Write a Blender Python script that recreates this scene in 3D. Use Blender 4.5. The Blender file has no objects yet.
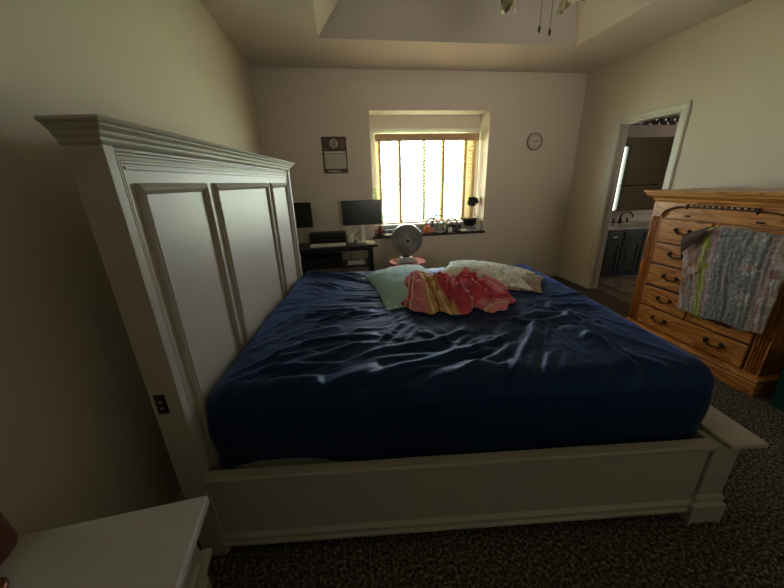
import bpy, bmesh, math, random
from mathutils import Vector, Matrix, noise
sc = bpy.context.scene
COL = sc.collection
R = math.radians
# ------------------------------------------------------------------ camera
cam_d = bpy.data.cameras.new('camera')
cam_d.sensor_width = 36.0
cam_d.lens = 315.034 / 784 * 36.0
cam_d.clip_start = 0.02
cam = bpy.data.objects.new('camera', cam_d); COL.objects.link(cam)
cam.matrix_world = Matrix(((0.987409, 0.079005, -0.137047, 0.881353), (-0.155527, 0.326589, -0.932283, 0.0),
                           (-0.028897, 0.941859, 0.334765, 1.475788), (0, 0, 0, 1)))
sc.camera = cam
# ------------------------------------------------------------------ room numbers (metres)
W, D, H = 4.187, 4.357, 2.733          # right wall x, back wall y, soffit height
YF = -1.75                             # wall behind the camera
WX0, WX1, WZ0, WZ1, WD = 1.307, 2.875, 0.775, 2.307, 0.31   # window recess
# ------------------------------------------------------------------ world: bright hazy sky above, sunlit lawn colour below the horizon
wd = bpy.data.worlds.new('sky'); sc.world = wd; wd.use_nodes = True
nt = wd.node_tree; nt.nodes.clear()
tc = nt.nodes.new('ShaderNodeTexCoord'); sp = nt.nodes.new('ShaderNodeSeparateXYZ')
mr = nt.nodes.new('ShaderNodeMapRange'); mr.inputs[1].default_value = -0.12; mr.inputs[2].default_value = 0.10
mx = nt.nodes.new('ShaderNodeMix'); mx.data_type = 'RGBA'
mx.inputs[6].default_value = (0.84, 0.94, 0.60, 1); mx.inputs[7].default_value = (0.76, 0.86, 1.05, 1)
bg = nt.nodes.new('ShaderNodeBackground'); bg.inputs[1].default_value = 13.0
ow = nt.nodes.new('ShaderNodeOutputWorld')
nt.links.new(tc.outputs['Generated'], sp.inputs[0]); nt.links.new(sp.outputs[2], mr.inputs[0])
nt.links.new(mr.outputs[0], mx.inputs[0]); nt.links.new(mx.outputs[2], bg.inputs[0]); nt.links.new(bg.outputs[0], ow.inputs[0])
# portal in the window opening so that the daylight is sampled through it
pl = bpy.data.lights.new('window_portal', 'AREA'); pl.shape = 'RECTANGLE'; pl.size = 1.5; pl.size_y = 1.3
pl.cycles.is_portal = True
po = bpy.data.objects.new('window_portal', pl); COL.objects.link(po)
po.location = (2.09, D + WD + 0.10, 1.5); po.rotation_euler = (R(-90), 0, 0)
# added weak fill light behind the camera, narrow spread to brighten the back wall
fl_ = bpy.data.lights.new('rear_fill_light', 'AREA'); fl_.shape = 'RECTANGLE'; fl_.size = 1.8; fl_.size_y = 1.2; fl_.energy = 2.2; fl_.spread = R(48); fl_.color = (1.0, 0.93, 0.80)
fo = bpy.data.objects.new('rear_fill_light', fl_); COL.objects.link(fo); fo.location = (2.5, YF + 0.06, 1.75); fo.rotation_euler = (R(95), 0, 0)
# exposure
sc.view_settings.view_transform = 'Standard'; sc.view_settings.look = 'None'
sc.view_settings.exposure = 1.38; sc.view_settings.gamma = 1.0; sc.view_settings.use_curve_mapping = False
sc.cycles.max_bounces = 12; sc.cycles.diffuse_bounces = 8; sc.cycles.transparent_max_bounces = 16
sc.cycles.use_denoising = True
sc.cycles.sample_clamp_indirect = 8.0

# ================================================================== materials
def new_mat(name):
    m = bpy.data.materials.new(name); m.use_nodes = True
    return m, m.node_tree, m.node_tree.nodes['Principled BSDF']
def mat(name, col, rough=0.5, metal=0.0, spec=0.5, bump=None, var=None, sheen=0, coat=0):
    m, t, b = new_mat(name)
    b.inputs['Base Color'].default_value = (*col, 1); b.inputs['Roughness'].default_value = rough
    b.inputs['Metallic'].default_value = metal; b.inputs['Specular IOR Level'].default_value = spec
    if sheen: b.inputs['Sheen Weight'].default_value = sheen
    if coat: b.inputs['Coat Weight'].default_value = coat; b.inputs['Coat Roughness'].default_value = 0.2
    co = t.nodes.new('ShaderNodeTexCoord')
    if var:                                   # (scale, amount) gentle colour variation
        n = t.nodes.new('ShaderNodeTexNoise'); n.inputs['Scale'].default_value = var[0]; n.inputs['Detail'].default_value = 4
        k = t.nodes.new('ShaderNodeMix'); k.data_type = 'RGBA'
        k.inputs[6].default_value = (*[c * (1 - var[1]) for c in col], 1); k.inputs[7].default_value = (*[min(1, c * (1 + var[1])) for c in col], 1)
        t.links.new(co.outputs['Object'], n.inputs['Vector']); t.links.new(n.outputs[0], k.inputs[0]); t.links.new(k.outputs[2], b.inputs['Base Color'])
    if bump:                                  # (scale, strength)
        n = t.nodes.new('ShaderNodeTexNoise'); n.inputs['Scale'].default_value = bump[0]; n.inputs['Detail'].default_value = 3
        k = t.nodes.new('ShaderNodeBump'); k.inputs['Strength'].default_value = bump[1]; k.inputs['Distance'].default_value = 0.004
        t.links.new(co.outputs['Object'], n.inputs['Vector']); t.links.new(n.outputs[0], k.inputs['Height']); t.links.new(k.outputs[0], b.inputs['Normal'])
    return m
def ramp(t, fac, stops, interp='LINEAR'):
    r = t.nodes.new('ShaderNodeValToRGB'); r.color_ramp.interpolation = interp
    e = r.color_ramp.elements
    while len(e) > 1: e.remove(e[0])
    e[0].position = stops[0][0]; e[0].color = (*stops[0][1], 1)
    for p, c in stops[1:]:
        q = e.new(p); q.color = (*c, 1)
    t.links.new(fac, r.inputs[0]); return r.outputs[0]
def math_n(t, op, a, b=None):
    n = t.nodes.new('ShaderNodeMath'); n.operation = op
    for i, v in enumerate((a, b)):
        if v is None: continue
        if isinstance(v, (int, float)): n.inputs[i].default_value = v
        else: t.links.new(v, n.inputs[i])
    return n.outputs[0]
def mixc(t, fac, a, b):
    n = t.nodes.new('ShaderNodeMix'); n.data_type = 'RGBA'
    for i, v in ((0, fac), (6, a), (7, b)):
        if isinstance(v, (int, float)): n.inputs[i].default_value = v
        elif isinstance(v, tuple): n.inputs[i].default_value = (*v, 1)
        else: t.links.new(v, n.inputs[i])
    return n.outputs[2]
def bump_n(t, b, h, strength, dist=0.004):
    k = t.nodes.new('ShaderNodeBump'); k.inputs['Strength'].default_value = strength; k.inputs['Distance'].default_value = dist
    t.links.new(h, k.inputs['Height']); t.links.new(k.outputs[0], b.inputs['Normal'])

WALL = mat('wall_paint', (0.66, 0.585, 0.495), 0.75, bump=(130, 0.35), spec=0.3)
CEIL = mat('ceiling_paint', (0.64, 0.58, 0.52), 0.9, bump=(90, 0.3), spec=0.2)
TRIM = mat('white_trim_paint', (0.62, 0.60, 0.54), 0.4)
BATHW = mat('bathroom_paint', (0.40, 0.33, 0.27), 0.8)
BEDP = mat('antique_white_furniture_paint', (0.50, 0.445, 0.38), 0.44, var=(6, 0.03), bump=(60, 0.05))
NSP = mat('nightstand_paint', (0.50, 0.47, 0.42), 0.5)
def carpet(name, c0, c1, c2):
    m, t, b = new_mat(name); b.inputs['Roughness'].default_value = 1.0; b.inputs['Specular IOR Level'].default_value = 0.05
    co = t.nodes.new('ShaderNodeTexCoord')
    n = t.nodes.new('ShaderNodeTexNoise'); n.inputs['Scale'].default_value = 75; n.inputs['Detail'].default_value = 3; n.inputs['Roughness'].default_value = .75
    n2 = t.nodes.new('ShaderNodeTexNoise'); n2.inputs['Scale'].default_value = 3
    v = t.nodes.new('ShaderNodeTexVoronoi'); v.inputs['Scale'].default_value = 95
    for q in (n, n2, v): t.links.new(co.outputs['Object'], q.inputs['Vector'])
    c = ramp(t, n.outputs[0], [(0.36, c0), (0.5, c1), (0.64, c2)])
    c = mixc(t, math_n(t, 'MULTIPLY', n2.outputs[0], 0.35), c, c0)
    t.links.new(c, b.inputs['Base Color'])
    h = math_n(t, 'ADD', math_n(t, 'MULTIPLY', n.outputs[0], 1.4), v.outputs[0])
    bump_n(t, b, h, 0.9, 0.012)
    return m
CARPET = carpet('speckled_carpet', (0.035, 0.025, 0.018), (0.13, 0.10, 0.075), (0.50, 0.44, 0.36))
def wood(name, dark, mid, light, axis='Y', rough=0.35, scale=1.0):
    m, t, b = new_mat(name); b.inputs['Roughness'].default_value = rough; b.inputs['Coat Weight'].default_value = 0.25; b.inputs['Coat Roughness'].default_value = .25
    co = t.nodes.new('ShaderNodeTexCoord'); mp = t.nodes.new('ShaderNodeMapping')
    s = {'X': (.9, 7, 7), 'Y': (7, .9, 7), 'Z': (7, 7, .9)}[axis]
    mp.inputs['Scale'].default_value = [k * scale for k in s]
    t.links.new(co.outputs['Object'], mp.inputs[0])
    n = t.nodes.new('ShaderNodeTexNoise'); n.inputs['Scale'].default_value = 1.3; n.inputs['Detail'].default_value = 5; n.inputs['Distortion'].default_value = 1.2
    n2 = t.nodes.new('ShaderNodeTexNoise'); n2.inputs['Scale'].default_value = 9; n2.inputs['Detail'].default_value = 4
    t.links.new(mp.outputs[0], n.inputs['Vector']); t.links.new(mp.outputs[0], n2.inputs['Vector'])
    w = math_n(t, 'FRACT', math_n(t, 'MULTIPLY', n.outputs[0], 7.0))
    c = ramp(t, w, [(0.0, dark), (0.18, mid), (0.75, light), (1.0, mid)])
    c = mixc(t, math_n(t, 'MULTIPLY', n2.outputs[0], 0.6), c, mid)
    t.links.new(c, b.inputs['Base Color']); bump_n(t, b, n2.outputs[0], 0.12, 0.002)
    return m
OAKY = wood('oak_grain_across', (0.13, 0.035, 0.006), (0.48, 0.175, 0.034), (0.74, 0.35, 0.09), 'Y')
OAKZ = wood('oak_grain_upright', (0.13, 0.035, 0.006), (0.40, 0.14, 0.025), (0.60, 0.26, 0.065), 'Z')
OAKD = mat('dark_oak', (0.10, 0.035, 0.010), 0.5)  # darker oak tone for arch bead, bead strip and face frame
BRASS = mat('dark_antique_brass', (0.07, 0.05, 0.035), 0.35, 0.9)
BLACK = mat('black_plastic', (0.012, 0.012, 0.013), 0.4)
SCREEN = mat('monitor_screen_glass', (0.010, 0.011, 0.013), 0.22)
DESK = mat('black_desk_laminate', (0.02, 0.02, 0.022), 0.32)
STEEL = mat('black_steel_tube', (0.015, 0.015, 0.016), 0.4, 0.3)
WHITE = mat('white_plastic', (0.75, 0.74, 0.70), 0.35)
PAPER = mat('white_paper', (0.80, 0.80, 0.78), 0.8)
SILVER = mat('silver_plastic', (0.42, 0.43, 0.44), 0.35, 0.5)
CHROME = mat('chrome', (0.75, 0.75, 0.75), 0.12, 1.0)
BRONZE = mat('oil_rubbed_bronze', (0.02, 0.016, 0.014), 0.3, 0.8)
COPPER = mat('hammered_copper', (0.20, 0.065, 0.03), 0.38, 0.75, bump=(40, 0.4), var=(8, 0.3))
PINK = mat('pink_painted_wood', (0.60, 0.15, 0.23), 0.45, var=(12, 0.12))
SLAT = mat('honey_wood_slat', (0.66, 0.49, 0.25), 0.45, var=(7, 0.1))
VALANCE = mat('tan_wood_valance', (0.50, 0.31, 0.15), 0.5, var=(9, 0.12))
TAPE = mat('tan_ladder_tape', (0.66, 0.52, 0.32), 0.8)
VINYL = mat('window_vinyl', (0.72, 0.66, 0.50), 0.45)
TEALV = mat('grey_green_window_mullion', (0.12, 0.17, 0.16), 0.45)
SILL = mat('dark_granite_sill', (0.03, 0.026, 0.025), 0.25, var=(40, 0.5))
VAN = mat('charcoal_vanity_paint', (0.045, 0.047, 0.052), 0.45)
COUNTER = mat('cultured_marble_counter', (0.48, 0.42, 0.35), 0.25, var=(10, 0.08))
MATTR = mat('white_mattress_ticking', (0.80, 0.78, 0.72), 0.8)
DKGREEN = mat('dark_green_plastic', (0.004, 0.045, 0.035), 0.45)
MIRROR = mat('mirror_silvering', (0.78, 0.80, 0.78), 0.02, 1.0)
def glass_mat(name, tint, gloss=0.12, rough=0.03):
    m = bpy.data.materials.new(name); m.use_nodes = True; t = m.node_tree; t.nodes.clear()
    tr = t.nodes.new('ShaderNodeBsdfTransparent'); tr.inputs[0].default_value = (*tint, 1)
    gl = t.nodes.new('ShaderNodeBsdfGlossy'); gl.inputs['Roughness'].default_value = rough
    ms = t.nodes.new('ShaderNodeMixShader'); ms.inputs[0].default_value = gloss
    o = t.nodes.new('ShaderNodeOutputMaterial')
    t.links.new(tr.outputs[0], ms.inputs[1]); t.links.new(gl.outputs[0], ms.inputs[2]); t.links.new(ms.outputs[0], o.inputs[0])
    return m
PANE = glass_mat('window_pane_glass', (0.97, 0.99, 0.98), 0.05)
GLASS = glass_mat('clear_tumbler_glass', (0.86, 0.88, 0.90), 0.25)
SMOKE = glass_mat('smoked_globe_glass', (0.25, 0.24, 0.23), 0.3, 0.08)
def emit(name, col, st):
    m, t, b = new_mat(name); b.inputs['Emission Color'].default_value = (*col, 1); b.inputs['Emission Strength'].default_value = st
    b.inputs['Base Color'].default_value = (*col, 1); return m
FROST = emit('frosted_daylit_pane', (1.0, 0.95, 0.82), 1.6)

# ================================================================== mesh builder
class MB:
    def __init__(s, o=(0, 0, 0)): s.b = bmesh.new(); s.o = Vector(o)
    def add(s, vs, fs):
        v = [s.b.verts.new(p) for p in vs]
        out = []
        for f in fs:
            try: out.append(s.b.faces.new([v[i] for i in f]))
            except ValueError: pass
        return v, out
    def box(s, x0, x1, y0, y1, z0, z1, bev=0.0, seg=2, M=None):
        vs = [(x, y, z) for x in (x0, x1) for y in (y0, y1) for z in (z0, z1)]
        if M is not None: vs = [M @ Vector(p) for p in vs]
        v, f = s.add(vs, [(0, 1, 3, 2), (4, 6, 7, 5), (0, 4, 5, 1), (2, 3, 7, 6), (0, 2, 6, 4), (1, 5, 7, 3)])
        if bev > 0:
            es = list({e for q in f for e in q.edges})
            bmesh.ops.bevel(s.b, geom=es, offset=bev, segments=seg, affect='EDGES', profile=0.5)
        return s
    def frustum(s, c, z0, z1, a0, a1):     # (half x, half y) at z0 and z1
        vs = []
        for z, (a, b) in ((z0, a0), (z1, a1)):
            vs += [(c[0] - a, c[1] - b, z), (c[0] + a, c[1] - b, z), (c[0] + a, c[1] + b, z), (c[0] - a, c[1] + b, z)]
        s.add(vs, [(3, 2, 1, 0), (4, 5, 6, 7), (0, 1, 5, 4), (1, 2, 6, 5), (2, 3, 7, 6), (3, 0, 4, 7)]); return s
    def lathe(s, prof, c=(0, 0, 0), n=24, M=None, cap=True):
        rings = []
        for r, z in prof:
            ring = []
            for k in range(n):
                a = 2 * math.pi * k / n; p = Vector((r * math.cos(a), r * math.sin(a), z))
                if M is not None: p = M @ p
                ring.append(s.b.verts.new(p + Vector(c)))
            rings.append(ring)
        for a, b in zip(rings, rings[1:]):
            for k in range(n): s.b.faces.new((a[k], a[(k + 1) % n], b[(k + 1) % n], b[k]))
        if cap:
            s.b.faces.new(list(reversed(rings[0]))); s.b.faces.new(rings[-1])
        return s
    def tube(s, pts, r, n=8, closed=False):
        pts = [Vector(p) for p in pts]; N = len(pts); rings = []
        rr = r if isinstance(r, (list, tuple)) else [r] * N
        up = None
        for i, p in enumerate(pts):
            if closed: t = pts[(i + 1) % N] - pts[i - 1]
            else: t = pts[min(i + 1, N - 1)] - pts[max(i - 1, 0)]
            t.normalize()
            if up is None: up = Vector((0, 0, 1)) if abs(t.z) < .9 else Vector((1, 0, 0))
            a = t.cross(up).normalized(); up = a.cross(t).normalized()
            rings.append([s.b.verts.new(p + (a * math.cos(2 * math.pi * k / n) + up * math.sin(2 * math.pi * k / n)) * rr[i]) for k in range(n)])
        prs = list(zip(rings, rings[1:])) + ([(rings[-1], rings[0])] if closed else [])
        for a, b in prs:
            for k in range(n): s.b.faces.new((a[k], a[(k + 1) % n], b[(k + 1) % n], b[k]))
        if not closed: s.b.faces.new(list(reversed(rings[0]))); s.b.faces.new(rings[-1])
        return s
    def prism(s, prof, a0, a1, axis='x'):  # profile in the two other axes, extruded along axis
        def P(u, v, a): return {'x': (a, u, v), 'y': (u, a, v), 'z': (u, v, a)}[axis]
        n = len(prof); vs = [P(u, v, a0) for u, v in prof] + [P(u, v, a1) for u, v in prof]
        s.add(vs, [tuple(range(n))[::-1], tuple(range(n, 2 * n))] + [(i, (i + 1) % n, n + (i + 1) % n, n + i) for i in range(n)]); return s
    def frame(s, prof, y0, y1, z0, z1, x=0.0):
        # picture-frame moulding in the plane x = const; prof = list of (inset, height) swept round the rectangle with mitred corners
        loops = []
        for d, h in prof:
            loops.append([s.b.verts.new((x + h, yy, zz)) for yy, zz in ((y0 + d, z0 + d), (y1 - d, z0 + d), (y1 - d, z1 - d), (y0 + d, z1 - d))])
        for a, b in zip(loops, loops[1:]):
            for k in range(4): s.b.faces.new((a[k], a[(k + 1) % 4], b[(k + 1) % 4], b[k]))
        return s
    def grid(s, f, nu, nv, closed_u=False):
        g = [[s.b.verts.new(f(i, j)) for j in range(nv)] for i in range(nu)]
        for i in range(nu - (0 if closed_u else 1)):
            for j in range(nv - 1):
                i2 = (i + 1) % nu
                s.b.faces.new((g[i][j], g[i2][j], g[i2][j + 1], g[i][j + 1]))
        return g
    def build(s, name, m, parent=None, smooth=False, fix=True, auto=None):
        if fix: bmesh.ops.recalc_face_normals(s.b, faces=s.b.faces)
        if s.o.length: bmesh.ops.translate(s.b, verts=s.b.verts, vec=-s.o)
        me = bpy.data.meshes.new(name); s.b.to_mesh(me); s.b.free()
        for k in (m if isinstance(m, (list, tuple)) else [m]): me.materials.append(k)
        if smooth:
            me.shade_smooth()
            if auto is not None:
                import numpy as np
                me.set_sharp_from_angle(angle=R(auto))
        o = bpy.data.objects.new(name, me); COL.objects.link(o)
        if parent is not None: o.parent = parent
        return o
def tag(o, label, cat, group=None):
    o['label'] = label; o['category'] = cat
    if group: o['group'] = group
    return o
def struct(o, kind='structure'): o['kind'] = kind; return o
def thing(name, label, cat, loc=(0, 0, 0), rz=0.0, group=None):
    o = bpy.data.objects.new(name, None); COL.objects.link(o); o.empty_display_size = .1
    o.location = loc; o.rotation_euler = (0, 0, rz); return tag(o, label, cat, group)
def copy_tree(o, parent=None):
    c = o.copy(); COL.objects.link(c); c.parent = parent
    for ch in list(o.children): copy_tree(ch, c)
    return c

# ================================================================== the setting
T = 0.12
m = MB(); m.box(-T, W + T, YF - T, D + 0.6, -0.1, 0.0); struct(m.build('floor', CARPET))
# left wall, wall behind the camera
struct(MB().box(-T, 0, YF - T, D + T, 0, 3.2).build('wall_left', WALL))
struct(MB().box(0, W, YF - T, YF, 0, 3.2).build('wall_front', WALL))
# back wall with the window recess (0.31 deep) and the smaller window opening at its end
VX0, VX1, VZ0, VZ1 = 1.372, 2.86, 0.885, 2.125
m = MB()
m.box(0, WX0, D, D + 0.45, 0, 3.2).box(WX1, W, D, D + 0.45, 0, 3.2)
m.box(WX0, WX1, D, D + 0.45, 0, WZ0 - 0.03).box(WX0, WX1, D, D + 0.45, WZ1, 3.2)
m.box(WX0, WX1, D + WD, D + 0.45, VZ1, WZ1).box(WX0, WX1, D + WD, D + 0.45, WZ0 - 0.03, VZ0)
m.box(WX0, VX0, D + WD, D + 0.45, VZ0, VZ1).box(VX1, WX1, D + WD, D + 0.45, VZ0, VZ1)
struct(m.build('wall_back', WALL))
# right wall with the bathroom doorway
DY0, DY1, DZ = 2.955, 3.690, 2.047
m = MB(); m.box(W, W + T, YF, DY0, 0, 3.2).box(W, W + T, DY1, D + 0.45, 0, 3.2).box(W, W + T, DY0, DY1, DZ, 3.2)
struct(m.build('wall_right', WALL))
# tray ceiling: flat soffit round a raised panel with 45 degree sides
TX0, TX1, TY0, TY1, TH = 0.792, 3.397, -0.95, 3.55, 0.32
m = MB()
a = [(0, YF, H), (W, YF, H), (W, D, H), (0, D, H)]
b = [(TX0, TY0, H), (TX1, TY0, H), (TX1, TY1, H), (TX0, TY1, H)]
c = [(TX0 + TH, TY0 + TH, H + TH), (TX1 - TH, TY0 + TH, H + TH), (TX1 - TH, TY1 - TH, H + TH), (TX0 + TH, TY1 - TH, H + TH)]
fs = []
for k in range(4):
    j = (k + 1) % 4; fs += [(k, j, 4 + j, 4 + k), (4 + k, 4 + j, 8 + j, 8 + k)]
fs.append((8, 9, 10, 11)); m.add(a + b + c, fs)
m.box(-T, W + T, YF - T, D + T, 3.2, 3.3)
struct(m.build('ceiling', CEIL, fix=False))
# unseen cloth panel added behind the rear fill light
w3 = struct(MB((2.5, YF, 1.75)).box(1.55, 3.45, YF, YF + .02, 1.1, 2.4).build('added_rear_panel', mat('added_panel_cloth', (.7, .66, .56), .9, bump=(8, .4)))); w3.location = (2.5, YF, 1.75)
# baseboards
def baseboard(name, p, q, n):
    m = MB(); d = Vector(q) - Vector(p); L = d.length; M = Matrix.Translation(Vector(p)) @ Matrix(((d.x / L, n[0], 0, 0), (d.y / L, n[1], 0, 0), (0, 0, 1, 0), (0, 0, 0, 1)))
    prof = [(0, 0), (0.014, 0), (0.014, 0.065), (0.010, 0.078), (0.004, 0.086), (0, 0.088)]
    vs = [M @ Vector((0, u, v)) for u, v in prof] + [M @ Vector((L, u, v)) for u, v in prof]; k = len(prof)
    m.add(vs, [tuple(range(k))[::-1], tuple(range(k, 2 * k))] + [(i, (i + 1) % k, k + (i + 1) % k, k + i) for i in range(k)])
    struct(m.build(name, TRIM))
baseboard('baseboard_back', (0, D, 0), (W, D, 0), (0, -1)); baseboard('baseboard_left', (0, YF, 0), (0, D, 0), (1, 0))
baseboard('baseboard_right', (W, YF, 0), (W, DY0 - 0.07, 0), (-1, 0)); baseboard('baseboard_right_corner', (W, DY1 + 0.07, 0), (W, D, 0), (-1, 0))
# door casing: stepped moulding, mitred, on the bedroom face; jamb lining in the thickness of the wall
m = MB(); prof = [(0.0, 0.0), (0.0, 0.017), (0.014, 0.020), (0.022, 0.013), (0.058, 0.011), (0.064, 0.006), (0.068, 0.0)]
L = []
for d, h in prof:
    w = 0.068 - d
    L.append([m.b.verts.new((W - h, y, z)) for y, z in ((DY0 - w, 0), (DY0 - w, DZ + w), (DY1 + w, DZ + w), (DY1 + w, 0))])
for p, q in zip(L, L[1:]):
    for k in range(3): m.b.faces.new((p[k], p[k + 1], q[k + 1], q[k]))
m.box(W - 0.002, W + T + 0.002, DY0, DY0 + 0.016, 0, DZ).box(W - 0.002, W + T + 0.002, DY1 - 0.016, DY1, 0, DZ).box(W - 0.002, W + T + 0.002, DY0, DY1, DZ - 0.016, DZ)
m.box(W + 0.05, W + 0.085, DY0 + 0.016, DY0 + 0.027, 0, DZ - .016).box(W + 0.05, W + 0.085, DY1 - 0.027, DY1 - 0.016, 0, DZ - .016)
struct(m.build('trim_1', TRIM))
# dark stone sill shelf in the recess
m = MB(); m.box(WX0 + .001, WX1 - .001, D, D + WD, WZ0 - 0.03, WZ0).box(WX0 - 0.03, WX1 + 0.03, D - 0.035, D - 0.0005, WZ0 - 0.03, WZ0, 0.006)
struct(m.build('trim_2', SILL))
# white casing round the window at the end of the recess
WY = D + WD
m = MB(); o_ = 0.0
m.box(WX0 - .005, VX0 + .03, WY - 0.015, WY + .001, VZ0 - .02, VZ1 + .0).box(VX1 - .012, WX1 + .005, WY - 0.015, WY, VZ0 - .02, VZ1)
m.box(WX0 - .01, WX1 + .01, WY - 0.017, WY + .001, VZ1 - .035, VZ1 + 0.03).box(WX0 - .01, WX1 + .01, WY - 0.03, WY, VZ0 - .055, VZ0 + 0.0, .004)
struct(m.build('trim_3', TRIM))
# the window itself: vinyl slider, mullions and panes
wroot = bpy.data.objects.new('window_1', None); COL.objects.link(wroot); struct(wroot); wroot.location = (2.116, WY + .06, VZ0)
o = tuple(wroot.location)
m = MB(o); f = .05
m.box(VX0, VX1, WY + .03, WY + .09, VZ0, VZ0 + f, .004).box(VX0, VX1, WY + .03, WY + .09, VZ1 - f, VZ1, .004)
m.box(VX0, VX0 + .105, WY + .03, WY + .09, VZ0 + f, VZ1 - f).box(VX1 - .19, VX1, WY + .03, WY + .09, VZ0 + f, VZ1 - f)
m.build('window_frame', VINYL, wroot)
MB(o).box(2.070, 2.112, WY + .035, WY + .085, VZ0 + f, VZ1 - f, .004).build('mullion', TEALV, wroot)
for x in (1.725, 2.345): MB(o).box(x - .018, x + .018, WY + .04, WY + .08, VZ0 + f, VZ1 - f, .003).build('mullion', VINYL, wroot)
for x0, x1 in ((VX0 + .105, 1.707), (1.743, 2.070), (2.112, 2.327), (2.363, VX1 - .19)):
    MB(o).box(x0, x1, WY + .058, WY + .062, VZ0 + f, VZ1 - f).build('pane', PANE, wroot)

# ------------------------------------------------------------------ bathroom beyond the doorway
BX0, BX1, BY0, BY1 = W + T, 8.1, 2.60, 4.57
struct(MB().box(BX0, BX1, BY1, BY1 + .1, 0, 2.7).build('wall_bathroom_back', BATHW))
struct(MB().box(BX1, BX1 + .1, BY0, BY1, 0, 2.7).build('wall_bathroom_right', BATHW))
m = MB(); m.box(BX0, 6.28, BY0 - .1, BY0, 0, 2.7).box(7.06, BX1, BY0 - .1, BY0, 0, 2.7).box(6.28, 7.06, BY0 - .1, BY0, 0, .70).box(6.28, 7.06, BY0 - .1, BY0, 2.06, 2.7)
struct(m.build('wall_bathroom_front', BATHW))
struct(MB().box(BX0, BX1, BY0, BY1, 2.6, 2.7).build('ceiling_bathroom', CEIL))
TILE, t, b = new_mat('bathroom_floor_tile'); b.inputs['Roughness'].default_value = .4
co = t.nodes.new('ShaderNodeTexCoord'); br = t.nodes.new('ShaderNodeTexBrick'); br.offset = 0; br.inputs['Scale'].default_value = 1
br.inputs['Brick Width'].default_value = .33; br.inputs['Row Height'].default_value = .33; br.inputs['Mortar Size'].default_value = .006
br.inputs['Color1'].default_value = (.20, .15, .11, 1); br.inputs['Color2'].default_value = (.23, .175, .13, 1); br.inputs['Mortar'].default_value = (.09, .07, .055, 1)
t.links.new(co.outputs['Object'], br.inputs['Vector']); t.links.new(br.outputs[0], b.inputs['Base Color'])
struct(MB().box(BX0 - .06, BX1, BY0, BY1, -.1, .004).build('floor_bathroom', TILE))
w2 = struct(MB((6.82, BY0, .7)).box(6.28, 7.06, BY0 - .06, BY0 - .05, .70, 2.06).build('window_2', FROST)); w2.location = (6.82, BY0, .7)
m = MB((6.82, BY0, .7))
m.box(6.25, 6.30, BY0 - .05, BY0 + .012, .67, 2.09).box(7.04, 7.14, BY0 - .05, BY0 + .012, .67, 2.09).box(6.3, 7.04, BY0 - .05, BY0 + .012, 2.04, 2.09).box(6.3, 7.04, BY0 - .05, BY0 + .012, .67, .72)
m.build('window_frame', mat('grey_green_frame_paint', (.22, .27, .24), .5), w2)

# vanity cabinet
vt = thing('vanity_cabinet', 'dark charcoal bathroom vanity cabinet with panelled doors seen through the doorway', 'vanity', (5.2, 4.28, 0))
o = (5.2, 4.28, 0); VX = [4.312, 4.555, 4.885, 5.215, 5.545, 5.875, 6.25]
MB(o).box(4.312, 6.25, 4.02, 4.565, 0.09, .73).box(4.312, 6.25, 4.09, 4.565, 0.005, .09).build('body', VAN, vt)
for k in range(6):
    a, b_ = VX[k] + .012, VX[k + 1] - .012
    if k in (0, 1, 3, 5):
        dr = MB(o).box(a, b_, 4.0, 4.02, .585, .70, .004).box(a + .025, b_ - .025, 3.994, 4.0, .61, .675, .003).build('drawer', VAN, vt)
        if k: MB(o).tube([((a + b_) / 2 - .04, 4.0, .64), ((a + b_) / 2 - .035, 3.975, .64), ((a + b_) / 2 + .035, 3.975, .64), ((a + b_) / 2 + .04, 4.0, .64)], .004).build('handle', CHROME, dr)
    else:
        MB(o).box(a, b_, 4.0, 4.02, .585, .70, .004).box(a + .025, b_ - .025, 3.994, 4.0, .61, .675, .003).build('front_panel', VAN, vt)
    mm = MB(o); mm.box(a, b_, 4.008, 4.02, .11, .56, .003)
    mm.box(a, a + .05, 3.998, 4.008, .11, .56).box(b_ - .05, b_, 3.998, 4.008, .11, .56).box(a + .05, b_ - .05, 3.998, 4.008, .11, .16).box(a + .05, b_ - .05, 3.998, 4.008, .51, .56)
    if b_ - a > .25: mm.frustum(((a + b_) / 2, 0), 0, 0, (0, 0), (0, 0)) if False else mm.box(a + .075, b_ - .075, 4.0, 4.01, .185, .485, .006)
    dd = mm.build('door', VAN, vt)
    hx = b_ - .03 if k % 2 else b_ - .03
    MB(o).lathe([(.004, 0), (.004, .012), (.011, .016), (.011, .024), (.003, .028)], (hx, 3.998, .49), 12, Matrix.Rotation(R(90), 4, 'X')).build('knob', CHROME, dd)
# countertop with backsplash and oval basin
ct = thing('vanity_countertop', 'beige bathroom countertop with oval basin on the dark vanity', 'countertop', (5.2, 4.28, .732))
o = (5.2, 4.28, .732)
m = MB(o); cx, cy, rx, ry = 5.33, 4.30, .20, .145; n = 32
outer = []
def rect_pt(a):
    dx, dy = math.cos(a), math.sin(a); kx = (.9 if dx > 0 else .98) / max(abs(dx), 1e-6); ky = .255 / max(abs(dy), 1e-6); k = min(kx, ky); return cx + dx * k, cy + dy * k * 1.0
for k in range(n):
    a = 2 * math.pi * k / n; outer.append(rect_pt(a))
vs = [(x, y, .762) for x, y in outer] + [(cx + rx * math.cos(2 * math.pi * k / n), cy + ry * math.sin(2 * math.pi * k / n), .762) for k in range(n)]
vs += [(x, y, .732) for x, y in outer]
fs = [(k, (k + 1) % n, n + (k + 1) % n, n + k) for k in range(n)] + [(k, 2 * n + k, 2 * n + (k + 1) % n, (k + 1) % n) for k in range(n)]
m.add(vs, fs); m.box(4.312, 6.25, 3.985, 4.06, .732, .762, .004); m.box(4.312, 6.25, 4.548, 4.568, .762, .86, .003)
m.build('slab', COUNTER, ct)
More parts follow.
